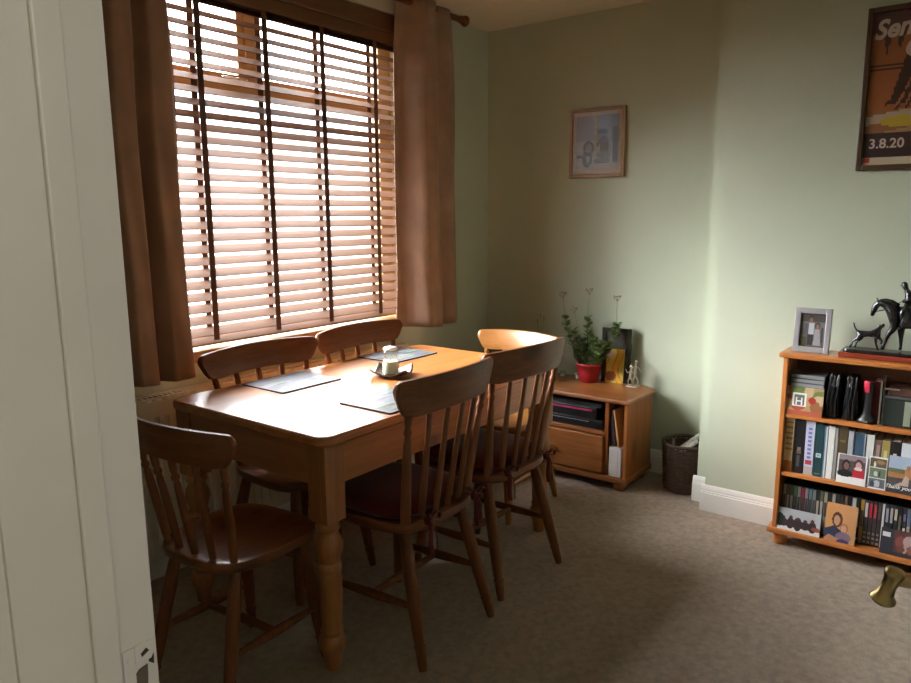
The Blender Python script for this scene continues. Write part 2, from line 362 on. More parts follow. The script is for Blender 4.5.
# ---- the open door, just out of the picture on the right, and its brass handle
hx, hy = .362, DY0+.004; ex_, ey_ = 1.085, .030
dv = Vector((ex_-hx, ey_-hy, 0)); dl = dv.length; dv.normalize(); dn = Vector((-dv.y, dv.x, 0))
door = bpy.data.objects.new('door_1', None); COL.objects.link(door); door.location = (hx, hy, .008); door['kind'] = 'structure'
door['label'] = 'white panelled door standing open at the right'; ORG[door.name] = Vector((hx, hy, .008))
H0 = Vector((hx, hy, .008))
def dbox(b, a0, a1, t0, t1, z0, z1):
    return b.obox(H0 + dv*(a0+a1)/2 + dn*(t0+t1)/2 + Vector((0, 0, (z0+z1)/2)), dv*(a1-a0)/2, dn*(t1-t0)/2, Vector((0, 0, (z1-z0)/2)))
for a0, a1, z0, z1, nm in ((0, .10, 0, 1.99, 'stile'), (dl-.10, dl, 0, 1.99, 'stile'), (.10, dl-.10, 0, .2, 'rail'), (.10, dl-.10, .82, .98, 'rail'), (.10, dl-.10, 1.89, 1.99, 'rail')):
    mk(nm, dbox(B(), a0, a1, -.035, 0, z0, z1), WHITE, door, bevel=.003)
for z0, z1 in ((.2, .82), (.98, 1.89)): mk('panel', dbox(B(), .10, dl-.10, -.026, -.009, z0, z1), WHITE, door)
hp = at(885, 588, 2, .94)                                 # the grip, from its height on the door
a_h = (hp-H0).dot(dv); t_h = (hp-H0).dot(dn)
def dp(a, t, z): return H0 + dv*a + dn*t + Vector((0, 0, z-.008))
hd = thing('door_handle', 'brass lever handle on the open door at the right edge', 'door handle', dp(a_h, 0, .85))
b = B(); b.obox(dp(a_h+.004, .002, .93), dv*.021, dn*.002, Vector((0, 0, .075))); mk('backplate', b, BRASS, hd, bevel=.0015)
b = B(); b.tube([dp(a_h, .002, .955), dp(a_h, .012, .955), dp(a_h, .016, .955), dp(a_h, t_h-.012, .955), dp(a_h, t_h, .955)], [.017, .016, .0095, .009, .011], 16); mk('neck', b, BRASS, hd, smooth=50)
b = B(); zz = [(.0, .002), (.003, .0105), (.007, .0145), (.011, .0140), (.015, .0100), (.024, .0085), (.034, .0088), (.039, .0108), (.044, .0112), (.048, .0085), (.050, .002)]
b.tube([dp(a_h-.004, t_h+.004-.014*(z/.050), .920+z) for z, r in zz], [r for z, r in zz], 18); mk('grip', b, BRASS, hd, smooth=50)

# ---- window: timber frame, panes, sill
win = bpy.data.objects.new('window_1', None); COL.objects.link(win); win.location = (2.155, 2.70, OZ0); win['kind'] = 'structure'
win['label'] = 'timber framed window behind the blind'; ORG[win.name] = Vector((2.155, 2.70, OZ0))
f0, f1 = 2.66, 2.73
for a in ((OX0, OX0+.06, OZ0, OZ1), (OX1-.09, OX1, OZ0, OZ1), (OX0+.06, OX1-.09, OZ0, OZ0+.07), (OX0+.06, OX1-.09, OZ1-.06, OZ1)):
    mk('frame_member', B().box(a[0], a[1], f0, f1, a[2], a[3]), FRAMEW, win, bevel=.004)
mk('transom', B().box(OX0+.06, OX1-.09, f0-.006, f1, 1.886, 1.935), FRAMEW, win, bevel=.004)
mk('transom_sash', B().box(OX0+.06, OX1-.09, f0+.006, f1, 1.936, 1.971), FRAMEW, win, bevel=.003)
for xa, xb, yo in ((2.004, 2.038, .004), (2.0395, 2.0825, -.006), (2.084, 2.118, .004)):
    mk('mullion', B().box(xa, xb, f0+yo, f1, 1.972, OZ1-.061), FRAMEW, win, bevel=.003)
PG = glass_mat()
for x0, x1, z0, z1 in ((OX0+.06, 2.004, 1.971, OZ1-.06), (2.118, OX1-.09, 1.971, OZ1-.06), (OX0+.06, OX1-.09, OZ0+.07, 1.886)):
    mk('pane', B().box(x0, x1, 2.698, 2.702, z0, z1), PG, win)
b = B(); b.box(1.985, 2.03, f0-.020, f0-.010, 1.945, 1.957).box(1.905, 1.99, f0-.026, f0-.014, 1.947, 1.955)
mk('latch', b, mat('chrome', (.7, .7, .7), .2, metal=1), win, bevel=.002)
sb = B(); sb.prism([(OX0-.04, 2.507), (OX1+.03, 2.507), (OX1+.03, 2.529), (OX1-.001, 2.529), (OX1-.001, 2.66), (OX0+.001, 2.66), (OX0+.001, 2.529), (OX0-.04, 2.529)], .816, .862)
struct('trim_2', sb, FRAMEW, 'varnished timber window sill', bevel=.008)

# ================================================================== BLIND, CURTAINS, RADIATOR
BX0, BX1, BY = 1.385, 2.925, 2.575
blind = thing('venetian_blind', 'brown wooden venetian blind with dark tapes, hung in the window', 'blind', (2.155, BY, .865))
TILT = math.radians(36); sh_ = .0262; pitch = .0475; zs = .922
ca, sa = math.cos(TILT)*sh_, math.sin(TILT)*sh_
sl = B(); cx = (BX0+BX1)/2
sl.obox((cx, BY, zs), ((BX1-BX0)/2, 0, 0), (0, ca, sa), (0, -math.sin(TILT)*.0016, math.cos(TILT)*.0016))
slat0 = mk('slat', sl, SLATW, blind)
nsl = 28
for i in range(1, nsl):
    o = slat0.copy(); COL.objects.link(o); o.parent = blind; o.location = (0, 0, pitch*i); o.rotation_euler = (0, 0, 0)
br_ = B(); br_.obox((cx, BY, .886), ((BX1-BX0)/2, 0, 0), (0, ca, sa), (0, -math.sin(TILT)*.005, math.cos(TILT)*.005)); mk('bottom_rail', br_, SLATW, blind, bevel=.003)
ztop = zs + pitch*nsl
mk('headrail', B().box(BX0, BX1, BY-.027, BY+.03, ztop-.032, OZ1-.012), DARKW, blind, bevel=.002)
mk('valance', B().box(BX0-.012, BX1+.012, BY-.048, BY-.034, 2.275, OZ1-.004), DARKW, blind, bevel=.004)
for tx in (1.446, 1.741, 2.060, 2.378, 2.722):
    mk('ladder_tape', B().box(tx-.0135, tx+.0135, BY-ca-.0022, BY-ca-.0012, .886, ztop), TAPE, blind)
    mk('ladder_tape', B().box(tx-.0135, tx+.0135, BY+ca+.0012, BY+ca+.0022, .886, ztop), TAPE, blind)

pole = thing('curtain_pole', 'round wooden curtain pole with a turned knob end above the window', 'curtain pole', (2.25, 2.44, 2.36))
PZ = 2.407
mk('rod', B().tube([(1.15, 2.44, PZ), (3.27, 2.44, PZ)], .015, 16), CHAIRX, pole, smooth=50)
for sx, xe in ((1, 3.27), (-1, 1.15)):
    b = B(); b.tube([(xe+sx*d, 2.44, PZ) for d in (0, .006, .012, .018, .03, .042, .052, .058)], [.019, .02, .013, .014, .026, .029, .022, .006], 18)
    mk('finial', b, CHAIRX, pole, smooth=50)
for xb in (1.24, 3.12): mk('bracket', B().tube([(xb, YW-.007, PZ), (xb, 2.456, PZ)], .010, 12), CHAIRX, pole, smooth=50)

CURT = fabric_mat('brown_suede_curtain', (0.37, 0.23, 0.155), 0.08)
def curtain(label, knots, x0, x1, ztop, zbot, yc, hem):
    """knots: (u, depth) fold line from one edge to the other; folds deepen towards the hem"""
    nu, nv = 120, 36; th = .004; bm = bmesh.new(); V = []
    def depth(u):
        for (a, p), (b_, q) in zip(knots, knots[1:]):
            if a <= u <= b_:
                t = (u-a)/(b_-a); t = t*t*(3-2*t); return p+(q-p)*t
        return knots[-1][1]
    for j in range(nv+1):
        v = j/nv; z = zbot+(ztop-zbot)*v; row = []
        for i in range(nu+1):
            u = i/nu; d = depth(u)*(1-.35*v) + .006*math.sin(9*u+5*v)*(1-v) + .003*math.sin(31*u+13*v)
            x = x0+(x1-x0)*u; mid = (x0+x1)/2; x = mid+(x-mid)*(1-.10*v**2) + .006*math.sin(7*v+3*u)
            row.append(bm.verts.new((x, yc-d, z + (hem*math.sin(6*u+1) if j == 0 else 0))))
        V.append(row)
    for j in range(nv):
        for i in range(nu): bm.faces.new((V[j][i], V[j][i+1], V[j+1][i+1], V[j+1][i]))
    o = thing('curtain', label, 'curtain', ((x0+x1)/2, yc, zbot))
    c = mk('drape', bm, CURT, o, smooth=60, solid=.004)
    return o
cl_ = curtain('brown curtain hanging at the left of the window, beside the door frame', [(0, -.02), (.10, .05), (.26, .01), (.33, .055), (.50, .05), (.60, -.025), (.72, .045), (.90, .05), (1, .0)], 1.20, 1.555, ZC-.003, .79, 2.445, .006)
cr_ = curtain('brown curtain with a bright sunlit fold at the right of the window', [(0, -.040), (.05, -.030), (.28, .095), (.40, .110), (.47, .09), (.53, -.02), (.60, .03), (.76, .06), (.93, .02), (1, -.01)], 2.768, 3.238, ZC-.003, .808, 2.452, .006)
for c_, x0, x1 in ((cl_, 1.20, 1.555), (cr_, 2.785, 3.238)):
    for k in range(3):
        b = B(); xx = x0+(x1-x0)*(.2+.3*k)
        b.rings([[Vector((xx, 2.44, PZ)) + Vector((.006*math.cos(2*PI*j/8), (.019+.003*math.sin(2*PI*j/8))*math.cos(2*PI*i/20), (.019+.003*math.sin(2*PI*j/8))*math.sin(2*PI*i/20))) for j in range(8)] for i in range(20)], closed=True)
        mk('eyelet', b, mat('aged_brass_ring', (.25, .16, .07), .35, metal=1), c_, smooth=60)

RADM = mat('radiator_cream_enamel', (0.66, 0.61, 0.50), 0.4, var=0.02)
RX0, RX1, RY0, RY1, RZ0, RZ1 = 0.95, 2.78, 2.415, 2.490, 0.145, 0.735
rad = thing('radiator', 'cream panel radiator on the wall below the window', 'radiator', ((RX0+RX1)/2, 2.46, RZ0))
bm = bmesh.new(); n = 46; prof = []
for i in range(n):
    x = RX0 + (RX1-RX0)*i/n; wq = (RX1-RX0)/n
    prof += [(x+wq*.05, .0), (x+wq*.35, .0), (x+wq*.45, .009), (x+wq*.85, .009), (x+wq*.95, .0)]
rows = []
for z, k in ((RZ0, 0), (RZ0+.04, 0), (RZ0+.06, 1), (RZ1-.09, 1), (RZ1-.07, 0), (RZ1-.012, 0), (RZ1-.004, -.5)):
    rows.append([bm.verts.new((x, RY0 + d*k + (.004 if k < 0 else 0), z)) for x, d in prof])
for a, b_ in zip(rows, rows[1:]):
    for i in range(len(a)-1): bm.faces.new((a[i], a[i+1], b_[i+1], b_[i]))
mk('front_panel', bm, RADM, rad)
b = B(); b.box(RX0, RX1, RY0+.012, RY0+.02, RZ0, RZ1-.02).box(RX0, RX1, RY1-.008, RY1, RZ0, RZ1-.01); mk('back_panel', b, RADM, rad)
b = B(); b.box(RX0, RX1, RY0+.004, RY0+.014, RZ1-.012, RZ1).box(RX0, RX1, RY1-.012, RY1-.002, RZ1-.012, RZ1)
for i in range(90):
    x = RX0 + (RX1-RX0)*(i+.3)/90; b.box(x, x+.009, RY0+.014, RY1-.012, RZ1-.010, RZ1-.004)
mk('top_grille', b, RADM, rad)
for x in (RX0-.004, RX1): mk('side_panel', B().box(x, x+.004, RY0+.004, RY1, RZ0+.02, RZ1-.001), RADM, rad)
mk('pipe', B().tube([(RX1-.04, 2.46, RZ0), (RX1-.04, 2.46, .0)], .0075, 10), mat('copper_pipe_painted', (.6, .55, .45), .4), rad)
mk('pipe', B().tube([(RX0+.04, 2.46, RZ0), (RX0+.04, 2.46, .0)], .0075, 10), MATS['copper_pipe_painted'], rad)
for x in (1.2, 2.5): mk('wall_bracket', B().box(x, x+.04, RY1, YW-.0005, .45, .6), RADM, rad)

# ================================================================== TABLE
TX0, TX1, TY0, TY1, TZ = 1.338, 2.690, 1.488, 2.276, 0.76
table = thing('dining_table', 'pine farmhouse dining table with turned legs', 'table', ((TX0+TX1)/2, (TY0+TY1)/2, 0))
mk('table_top', B().prism(rrect(TX0, TX1, TY0, TY1, .048, 8), TZ-.032, TZ), PINE, table, smooth=50, bevel=.009)
ai = .024
for a in ((TX0+.095, TX1-.095, TY0+ai, TY0+ai+.022), (TX0+.095, TX1-.095, TY1-ai-.022, TY1-ai)):
    mk('apron', B().box(*a, .600, TZ-.0325), PINE, table, bevel=.003)
APY = wood('apron_pine_cross', (0.40, 0.165, 0.052), (0.27, 0.10, 0.03), 1, 0.35, 0.25, 0.7)
for a in ((TX0+ai, TX0+ai+.022), (TX1-ai-.022, TX1-ai)):
    mk('apron', B().box(*a, TY0+.095, TY1-.095, .600, TZ-.0325), APY, table, bevel=.003)
prof = [(.019, 0), (.024, .004), (.026, .02), (.029, .045), (.033, .058), (.041, .075), (.0425, .09), (.039, .108), (.031, .120), (.034, .126), (.036, .132), (.034, .139), (.0315, .143),
        (.033, .17), (.0355, .24), (.037, .30), (.036, .318), (.033, .326), (.037, .333), (.0385, .341), (.036, .349), (.031, .356), (.034, .37), (.042, .395), (.043, .412), (.039, .43), (.031, .447), (.029, .455), (.036, .462), (.038, .47), (.036, .478), (.033, .484), (.033, .492)]
for lx in (TX0+.056, TX1-.056):
    for ly in (TY0+.056, TY1-.056):
        b = B(); b.lathe(prof, (lx, ly, 0), 24); b.box(lx-.0385, lx+.0385, ly-.0385, ly+.0385, .490, TZ-.0325)
        mk('leg', b, PINEZ, table, smooth=35, bevel=.0015)

# ================================================================== CHAIRS
def chair(label, loc, rot, ht=.91, rw=.50, style='slat', pale=False, group='farmhouse chairs round the table', lean=.06, sc=1.0):
    CW, CXm = (PALEZ, PALE) if pale else (CHAIRW, CHAIRX)
    t = thing('dining_chair', label, 'chair', loc, rot, group, local=True); t.scale = (sc, min(1, sc+.08), 1); sz = .452
    so = []
    for i in range(48):
        a = 2*PI*i/48; c, s_ = math.cos(a), math.sin(a); e = .55
        x = .215*math.copysign(abs(c)**e, c); y = .205*math.copysign(abs(s_)**e, s_); so.append((x*(1+.06*y/.2), y))
    b = B(); n_ = len(so)
    def ring(k, z): return [(x*k, y*k, z) for x, y in so]
    b.rings([ring(.955, sz-.034), ring(.99, sz-.026), ring(1, sz-.014), ring(.99, sz-.002), ring(.965, sz), ring(.80, sz-.004), ring(.45, sz-.010)])
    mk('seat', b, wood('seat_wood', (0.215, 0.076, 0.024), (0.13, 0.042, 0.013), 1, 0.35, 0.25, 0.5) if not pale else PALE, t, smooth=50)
    lp = [(0, .014), (.06, .0185), (.2, .0205), (.30, .0225), (.315, .0205), (.33, .0225), (.345, .0205), (.36, .0225), (.375, .0205), (.39, .0225), (.41, .021), (.6, .0205), (.80, .0175), (.815, .0155), (.83, .0195), (.85, .0165), (.93, .0155), (1, .0125)]
    tops = {}; feet = {}
    for sx in (-1, 1):
        for fr in (-1, 1):
            p0 = Vector((sx*.145, fr*.135, sz-.030)); p1 = Vector((sx*.190, .185 if fr > 0 else -.240, 0)); tops[sx, fr] = p0; feet[sx, fr] = p1
            b = B(); b.tube([p0+(p1-p0)*q for q, r in lp], [r for q, r in lp], 14); mk('leg', b, CW, t, smooth=50)
    def lerp(k, q): return tops[k] + (feet[k]-tops[k])*q
    mids = []
    for sx in (-1, 1):
        a, c = lerp((sx, 1), .60), lerp((sx, -1), .56); mids.append((a+c)/2)
        b = B(); b.tube([a+(c-a)*q for q in (0, .1, .3, .5, .7, .9, 1)], [.009, .0105, .014, .016, .014, .0105, .009], 10); mk('stretcher', b, CW, t, smooth=50)
    b = B(); a, c = mids; b.tube([a+(c-a)*q for q in (0, .1, .3, .5, .7, .9, 1)], [.009, .0105, .0135, .0155, .0135, .0105, .009], 10); mk('stretcher', b, CXm, t, smooth=50)
    # crest rail, bowed backwards in the middle
    hw = rw/2; yr = -.170-lean; bow = .050
    def ry_(x): return yr - .012 + bow*(x/hw)**2
    cols = [(-1.0, -.018, -.036), (-.985, -.007, -.050), (-.955, -.001, -.066), (-.92, 0, -.086), (-.86, .001, -.108)]
    cols += [(-.7+.1*i, .001+.006*(1-((-.7+.1*i)/.86)**2), -.110+.008*math.cos((-.7+.1*i)*PI*.5)-.008) for i in range(15)]
    cols += [(-c_[0], c_[1], c_[2]) for c_ in reversed(cols[:5])]
    rg = []
    for s_, zt, zb in cols:
        x = s_*hw; y = ry_(x); sl_ = math.atan(2*bow*s_/hw); nx, ny = -math.sin(sl_), math.cos(sl_); th = .0115
        tilt = lean/(ht-.06-sz)
        if style != 'slat': zb *= .86
        def P(o_, z): yy = y - (z-(-.055))*tilt; return (x+nx*o_, yy+ny*o_, ht+z)
        zm = zt-.004; rg.append([P(-th, zb+.003), P(-th*.6, zb), P(th*.6, zb), P(th, zb+.003), P(th, zm-.003), P(th*.5, zt), P(-th*.5, zt), P(-th, zm-.003)])
    mk('crest_rail', B().rings(rg), CXm, t, smooth=45)
    zr = ht-(.100 if style == 'slat' else .086)
    nsp = 6 if style == 'slat' else 5
    for i in range(nsp):
        u = i/(nsp-1)*2-1; outer = abs(u) > .9
        xb = u*.160; yb = -.172 + .018*u*u; xt = u*hw*.80; ytp = ry_(xt)+ (.045*lean/(ht-.06-sz))
        p0 = Vector((xb, yb, sz-.004)); p1 = Vector((xt, ytp, zr+.004))
        if style == 'slat':
            if outer: pf = [(0, .024, .011), (.10, .0235, .0105), (.45, .019, .010), (.72, .0155, .010), (.76, .011, .010), (.79, .0095, .0095), (.81, .0135, .013), (.835, .0135, .013), (.86, .009, .009), (.90, .012, .012), (.95, .0125, .0125), (1, .009, .009)]
            else: pf = [(0, .0155, .0075), (.2, .016, .0075), (.6, .0135, .007), (.9, .0115, .007), (1, .0105, .007)]
        else:
            k = 1.25 if outer else 1.0
            pf = [(0, .0105*k, .0105), (.12, .0135*k, .0115), (.35, .0155*k, .0115), (.60, .0135*k, .011), (.72, .0115*k, .010), (.75, .008, .008), (.775, .0125, .0125), (.80, .0125, .0125), (.825, .008, .008), (.86, .0115, .011), (.94, .0115, .011), (1, .008, .008)]
        b = B(); b.tube([p0+(p1-p0)*q for q, _, _ in pf], [r for _, r, _ in pf], 12, side=(1, 0, 0), ry=[r for _, _, r in pf])
        mk('stile' if outer else 'spindle', b, CW, t, smooth=50)
    return t
RED = fabric_mat('dark_red_cotton', (0.095, 0.005, 0.008), 0.0)
def cushion(label, loc, rot, group='red seat cushions'):
    t = thing('seat_cushion', label, 'cushion', (loc[0], loc[1], .4525), rot, group, local=True); so = []
    for i in range(40):
        a = 2*PI*i/40; c, s_ = math.cos(a), math.sin(a); so.append((.195*math.copysign(abs(c)**.5, c), .018+.180*math.copysign(abs(s_)**.5, s_)))
    b = B(); b.rings([[(x*k, .018+(y-.018)*k, z) for x, y in so] for k, z in ((.93, 0), (.985, .010), (1, .02), (.985, .032), (.93, .042), (.7, .052), (.3, .053))])
    mk('pad', b, RED, t, smooth=60)
    for sx in (-1, 1):
        c0 = Vector((sx*.150, -.150, .012)); c1 = Vector((sx*.122, -.222, .018))
        b = B(); b.tube([c0, (c0+c1)/2+Vector((0, 0, .006)), c1], .006, 6, ry=.003)
        for q in (-1, 1):   # bow loops and tails
            b.tube([c1, c1+Vector((q*.018, -.008, .018)), c1+Vector((q*.036, -.010, .010)), c1+Vector((q*.030, -.010, -.008)), c1], .007, 6, ry=.003)
            b.tube([c1, c1+Vector((q*.010, -.012, -.03)), c1+Vector((q*.016, -.014, -.075)), c1+Vector((q*.013, -.016, -.105))], .0075, 6, ry=.0025)
        mk('tie', b, RED, t, smooth=60)
    return t
C1, C2 = (1.735, 1.555), (2.245, 1.575)
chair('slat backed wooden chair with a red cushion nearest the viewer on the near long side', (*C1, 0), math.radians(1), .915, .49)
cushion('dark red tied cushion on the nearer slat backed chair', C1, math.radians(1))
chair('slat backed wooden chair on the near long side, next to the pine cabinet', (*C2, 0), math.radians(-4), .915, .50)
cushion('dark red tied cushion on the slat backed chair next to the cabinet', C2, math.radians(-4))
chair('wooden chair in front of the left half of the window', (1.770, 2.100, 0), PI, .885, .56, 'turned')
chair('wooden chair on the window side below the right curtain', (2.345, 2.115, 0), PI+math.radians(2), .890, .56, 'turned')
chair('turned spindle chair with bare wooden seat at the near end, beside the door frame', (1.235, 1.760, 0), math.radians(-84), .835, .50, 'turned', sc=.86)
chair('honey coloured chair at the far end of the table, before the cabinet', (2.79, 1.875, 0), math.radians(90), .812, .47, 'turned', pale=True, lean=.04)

# ================================================================== ON THE TABLE
def placemat(label, c, rot, seed):
    rnd = random.Random(seed); W_, D_ = .29, .235
    t = thing('placemat', label, 'placemat', (c[0], c[1], TZ), rot, 'picture placemats on the table', local=True)
    mk('board', B().prism(rrect(-W_/2, W_/2, -D_/2, D_/2, .008, 3), 0.0002, .0045), MATTBLACK, t)
    sh = [('e', rnd.random(), rnd.random(), .05+.25*rnd.random(), .02+.06*rnd.random(), [q*(.35+.2*rnd.random()) for q in rnd.choice(((.30, .34, .40), (.15, .17, .20), (.55, .56, .58), (.12, .15, .13), (.42, .40, .36)))]) for _ in range(34)]
    sh += [('r', 0, 0, 1, .03, (.22, .22, .23)), ('r', 0, .97, 1, 1, (.22, .22, .23)), ('r', 0, 0, .025, 1, (.22, .22, .23)), ('r', .975, 0, 1, 1, (.22, .22, .23))]
    b = sheet(W_-.008, D_-.008, painter(lambda u, v: (.10+.07*v, .115+.07*v, .15+.08*v), sh), 40, 32)
    for v in b.bm.verts: v.co.y -= (D_-.008)/2; v.co.z = .0049
    mk('picture', b, print_mat(), t); return t
placemat('glossy picture placemat at the left window side place', (1.768, 2.125), 0, 1)
placemat('glossy picture placemat behind the candle, on the window side', (2.407, 2.160), 0, 2)
placemat('picture placemat half hidden behind the nearest chair back', (1.790, 1.630), 0, 3)
placemat('picture placemat showing between the two near chair backs', (2.285, 1.640), 0, 4)
DC = (2.075, 1.895)
dish = B(); n = 14; gv = []
for j in range(n+1):
    row = []
    for i in range(n+1):
        u, v = i/n*2-1, j/n*2-1; x, y = u*.080*(1-.10*v*v), v*.080*(1-.10*u*u); e = max(abs(u), abs(v))
        row.append(dish.bm.verts.new((DC[0]+x*math.cos(.5)-y*math.sin(.5), DC[1]+x*math.sin(.5)+y*math.cos(.5), TZ+.0045 + .026*(abs(u*v))**1.5 + .007*max(0, e-.6)/.4)))
    gv.append(row)
for j in range(n):
    for i in range(n): dish.bm.faces.new((gv[j][i], gv[j][i+1], gv[j+1][i+1], gv[j+1][i]))
tag(mk('candle_dish', dish, mat('dark_bronze_glaze', (.09, .065, .055), .18, coat=.5, var=.3, vscale=30), smooth=60, solid=.004, org=(DC[0], DC[1], TZ)), 'dark square dish with upturned corners under the candle', 'dish')
cj = thing('jar_candle', 'pale green candle in a glass jar on the dark dish', 'candle', (DC[0]-.005, DC[1], TZ+.0055), 0, local=True)
mk('jar', B().lathe([(.030, 0), (.034, .003), (.0345, .05), (.033, .058), (.027, .064), (.027, .070), (.029, .073), (.029, .098), (.026, .101), (.0245, .098), (.0245, .066), (.031, .054), (.0315, .006), (.0, .005)], seg=28), glass_mat('jar_glass', (.95, .97, .95), 2.0), cj, smooth=50)
mk('wax', B().lathe([(.030, .0065), (.0312, .010), (.0312, .052), (.029, .055), (0, .0545)], seg=24), mat('pale_green_wax', (.80, .84, .62), .5, trans=0), cj, smooth=50)
mk('lid', B().lathe([(.021, .0985), (.0285, .1015), (.029, .104), (.024, .110), (.012, .113), (0, .1135)], seg=24), mat('frosted_glass_lid', (.70, .76, .80), .35), cj, smooth=50)
mk('wick', B().tube([(0, 0, .054), (.001, 0, .064)], .0012, 6), MATTBLACK, cj)

# ================================================================== TV CABINET AND WHAT STANDS ON IT
CY0, CY1, CXF, CXB, CZ = 1.418, 2.205, 3.262, 3.625, 0.480
cab = thing('pine_cabinet', 'low pine television cabinet with open bays and a drawer in the corner', 'cabinet', ((CXF+CXB)/2, (CY0+CY1)/2, 0))
def tvout(f, e): return [(CXF-f, CY0-e), (CXF-f, CY1+e), (CXB-.06, CY1+e), (CXB+.01, CY1-.06), (CXB+.01, CY0+.07), (CXB-.05, CY0-e)]
mk('top', B().prism(tvout(.016, .014), CZ-.022, CZ), CABW, cab, bevel=.006)
mk('plinth', B().prism(tvout(.012, .010), .045, .072), CABW, cab, bevel=.006)
for y in (CY0, CY1-.018): mk('side_panel', B().box(CXF, CXB-.05, y, y+.018, .0721, CZ-.0221), CABZ, cab, bevel=.002)
D1, D2 = 1.520, 2.095
for y in (D1, D2): mk('divider', B().box(CXF+.004, CXB-.03, y, y+.020, .0721, CZ-.0221), CABZ, cab, bevel=.002)
mk('back_panel', B().box(CXB-.03, CXB-.022, CY0+.05, CY1-.05, .0721, CZ-.0221), CABW, cab)
mk('shelf', B().box(CXF+.006, CXB-.032, D1+.0205, D2-.0005, .280, .297), CABW, cab, bevel=.002)
dr = mk('drawer', B().box(CXF-.010, CXF+.012, D1+.022, D2-.002, .080, .276), CABW, cab, bevel=.006)
mk('knob', B().tube([(CXF-.010, 1.818, .18), (CXF-.022, 1.818, .18), (CXF-.028, 1.818, .18), (CXF-.036, 1.818, .18), (CXF-.038, 1.818, .18)], [.008, .008, .017, .015, .004], 16), CABZ, dr, smooth=50)
for fx in (CXF+.035, CXB-.09):
    for fy in (CY0+.045, CY1-.045):
        mk('bun_foot', B().lathe([(.022, 0), (.030, .006), (.034, .020), (.030, .036), (.024, .0449)], (fx, fy, 0), 18), CABZ, cab, smooth=50)
# player and box in the open bay
pl = thing('disc_player', 'black disc player with a painted pink reflection in the cabinet bay', 'player', (CXF+.16, 1.78, .2975))
mk('body', B().box(CXF+.03, CXF+.26, 1.60, 2.02, .3475, .405), BLACK, pl, bevel=.003)
mk('lower_deck', B().box(CXF+.025, CXF+.27, 1.565, 2.03, .2975, .345), BLACK, pl, bevel=.003)
mk('reflection_stripe', B().box(CXF+.0285, CXF+.0302, 1.625, 1.90, .386, .394), mat('pink_reflection', (.50, .04, .14), .3), pl)  # pink reflection on the player front, painted as a thin strip
mk('silver_line', B().box(CXF+.0235, CXF+.0252, 1.64, 1.95, .330, .3335), mat('silver_plastic', (.5, .5, .52), .3, metal=.6), pl)
mk('top_deck', B().box(CXF+.04, CXF+.25, 1.58, 2.0, .407, .430), mat('charcoal_plastic', (.05, .05, .055), .4), pl, bevel=.002)
# magazine file and books in the right bay
mf = thing('magazine_file', 'white card magazine file in the narrow right bay of the cabinet', 'file', (CXF+.1, 1.48, .0725))
mk('box', B().prism([(CXF+.008, .0725), (CXF+.20, .0725), (CXF+.20, .226), (CXF+.008, .226)], 1.4475, 1.515, 1), mat('white_card', (.75, .73, .74), .6), mf, bevel=.001)
mk('seam', B().box(CXF+.0068, CXF+.0079, 1.466, 1.4675, .08, .222), mat('grey_fold', (.45, .44, .46), .6), mf)
def lean_book(name, label, y, z0, h, th, dep, tilt, mt, cat='book'):
    b = B(); b.obox((0, 0, h/2), (dep/2, 0, 0), (0, th/2, 0), (0, 0, h/2)); bmesh.ops.rotate(b.bm, verts=b.bm.verts[:], cent=(0, 0, 0), matrix=Matrix.Rotation(tilt, 3, 'X'))
    bmesh.ops.translate(b.bm, verts=b.bm.verts[:], vec=(CXF+.012+dep/2+.004, y, z0)); return tag(mk(name, b, mt, bevel=.0008), label, cat)
lean_book('paperback', 'thin tan book leaning above the white magazine file', 1.468, .2290, .190, .010, .15, math.radians(-9), mat('tan_cover', (.62, .36, .14), .5))
lean_book('paperback', 'dark purple book leaning behind the tan one in the cabinet', 1.492, .2290, .185, .016, .15, math.radians(-6), mat('dark_purple_cover', (.05, .025, .045), .5))

def leaf(b, base, dirv, up, L, W_):
    d = Vector(dirv).normalized(); s_ = d.cross(Vector(up)).normalized(); n_ = s_.cross(d); base = Vector(base)
    P = [base, base+d*L*.35+s_*W_*.45+n_*L*.05, base+d*L*.75+s_*W_*.42+n_*L*.03, base+d*L-n_*L*.06, base+d*L*.75-s_*W_*.42+n_*L*.03, base+d*L*.35-s_*W_*.45+n_*L*.05, base+d*L*.5-n_*L*.02]
    v = [b.bm.verts.new(p) for p in P]
    for i in range(6): b.bm.faces.new((v[i], v[(i+1) % 6], v[6]))
LEAFM = mat('succulent_leaf_green', (.12, .18, .055), .35, var=.45, vscale=30); STEMM = mat('green_stem', (.16, .17, .06), .6)
DRY = mat('faded_flower_head', (.30, .24, .14), .8)
pp = at(592, 380, 2, CZ); PC = Vector((3.535, pp.y, CZ))
plant = thing('potted_plant', 'leafy flowering succulent in a ribbed red pot on the cabinet', 'plant', PC)
b = B(); seg = 48; rg = []
for r, z in ((.046, 0), (.051, .004), (.058, .05), (.064, .088), (.068, .090), (.069, .102), (.066, .1045), (.061, .1045), (.059, .092), (.056, .088)):
    k = .0016 if .004 < z < .089 and r > .05 else 0
    rg.append([PC+Vector(((r+k*math.cos(24*2*PI*i/seg))*math.cos(2*PI*i/seg), (r+k*math.cos(24*2*PI*i/seg))*math.sin(2*PI*i/seg), z)) for i in range(seg)])
mk('pot', b.rings(rg), mat('red_glazed_pot', (.36, .012, .022), .3, coat=.3), plant, smooth=60)
mk('soil', B().lathe([(.057, .086), (.055, .091), (.02, .094), (0, .095)], PC, 20), mat('dark_soil', (.03, .02, .013), .9, bump=.8, bscale=200), plant)
def px_at(px, py, x): return at(px, py, 0, x)
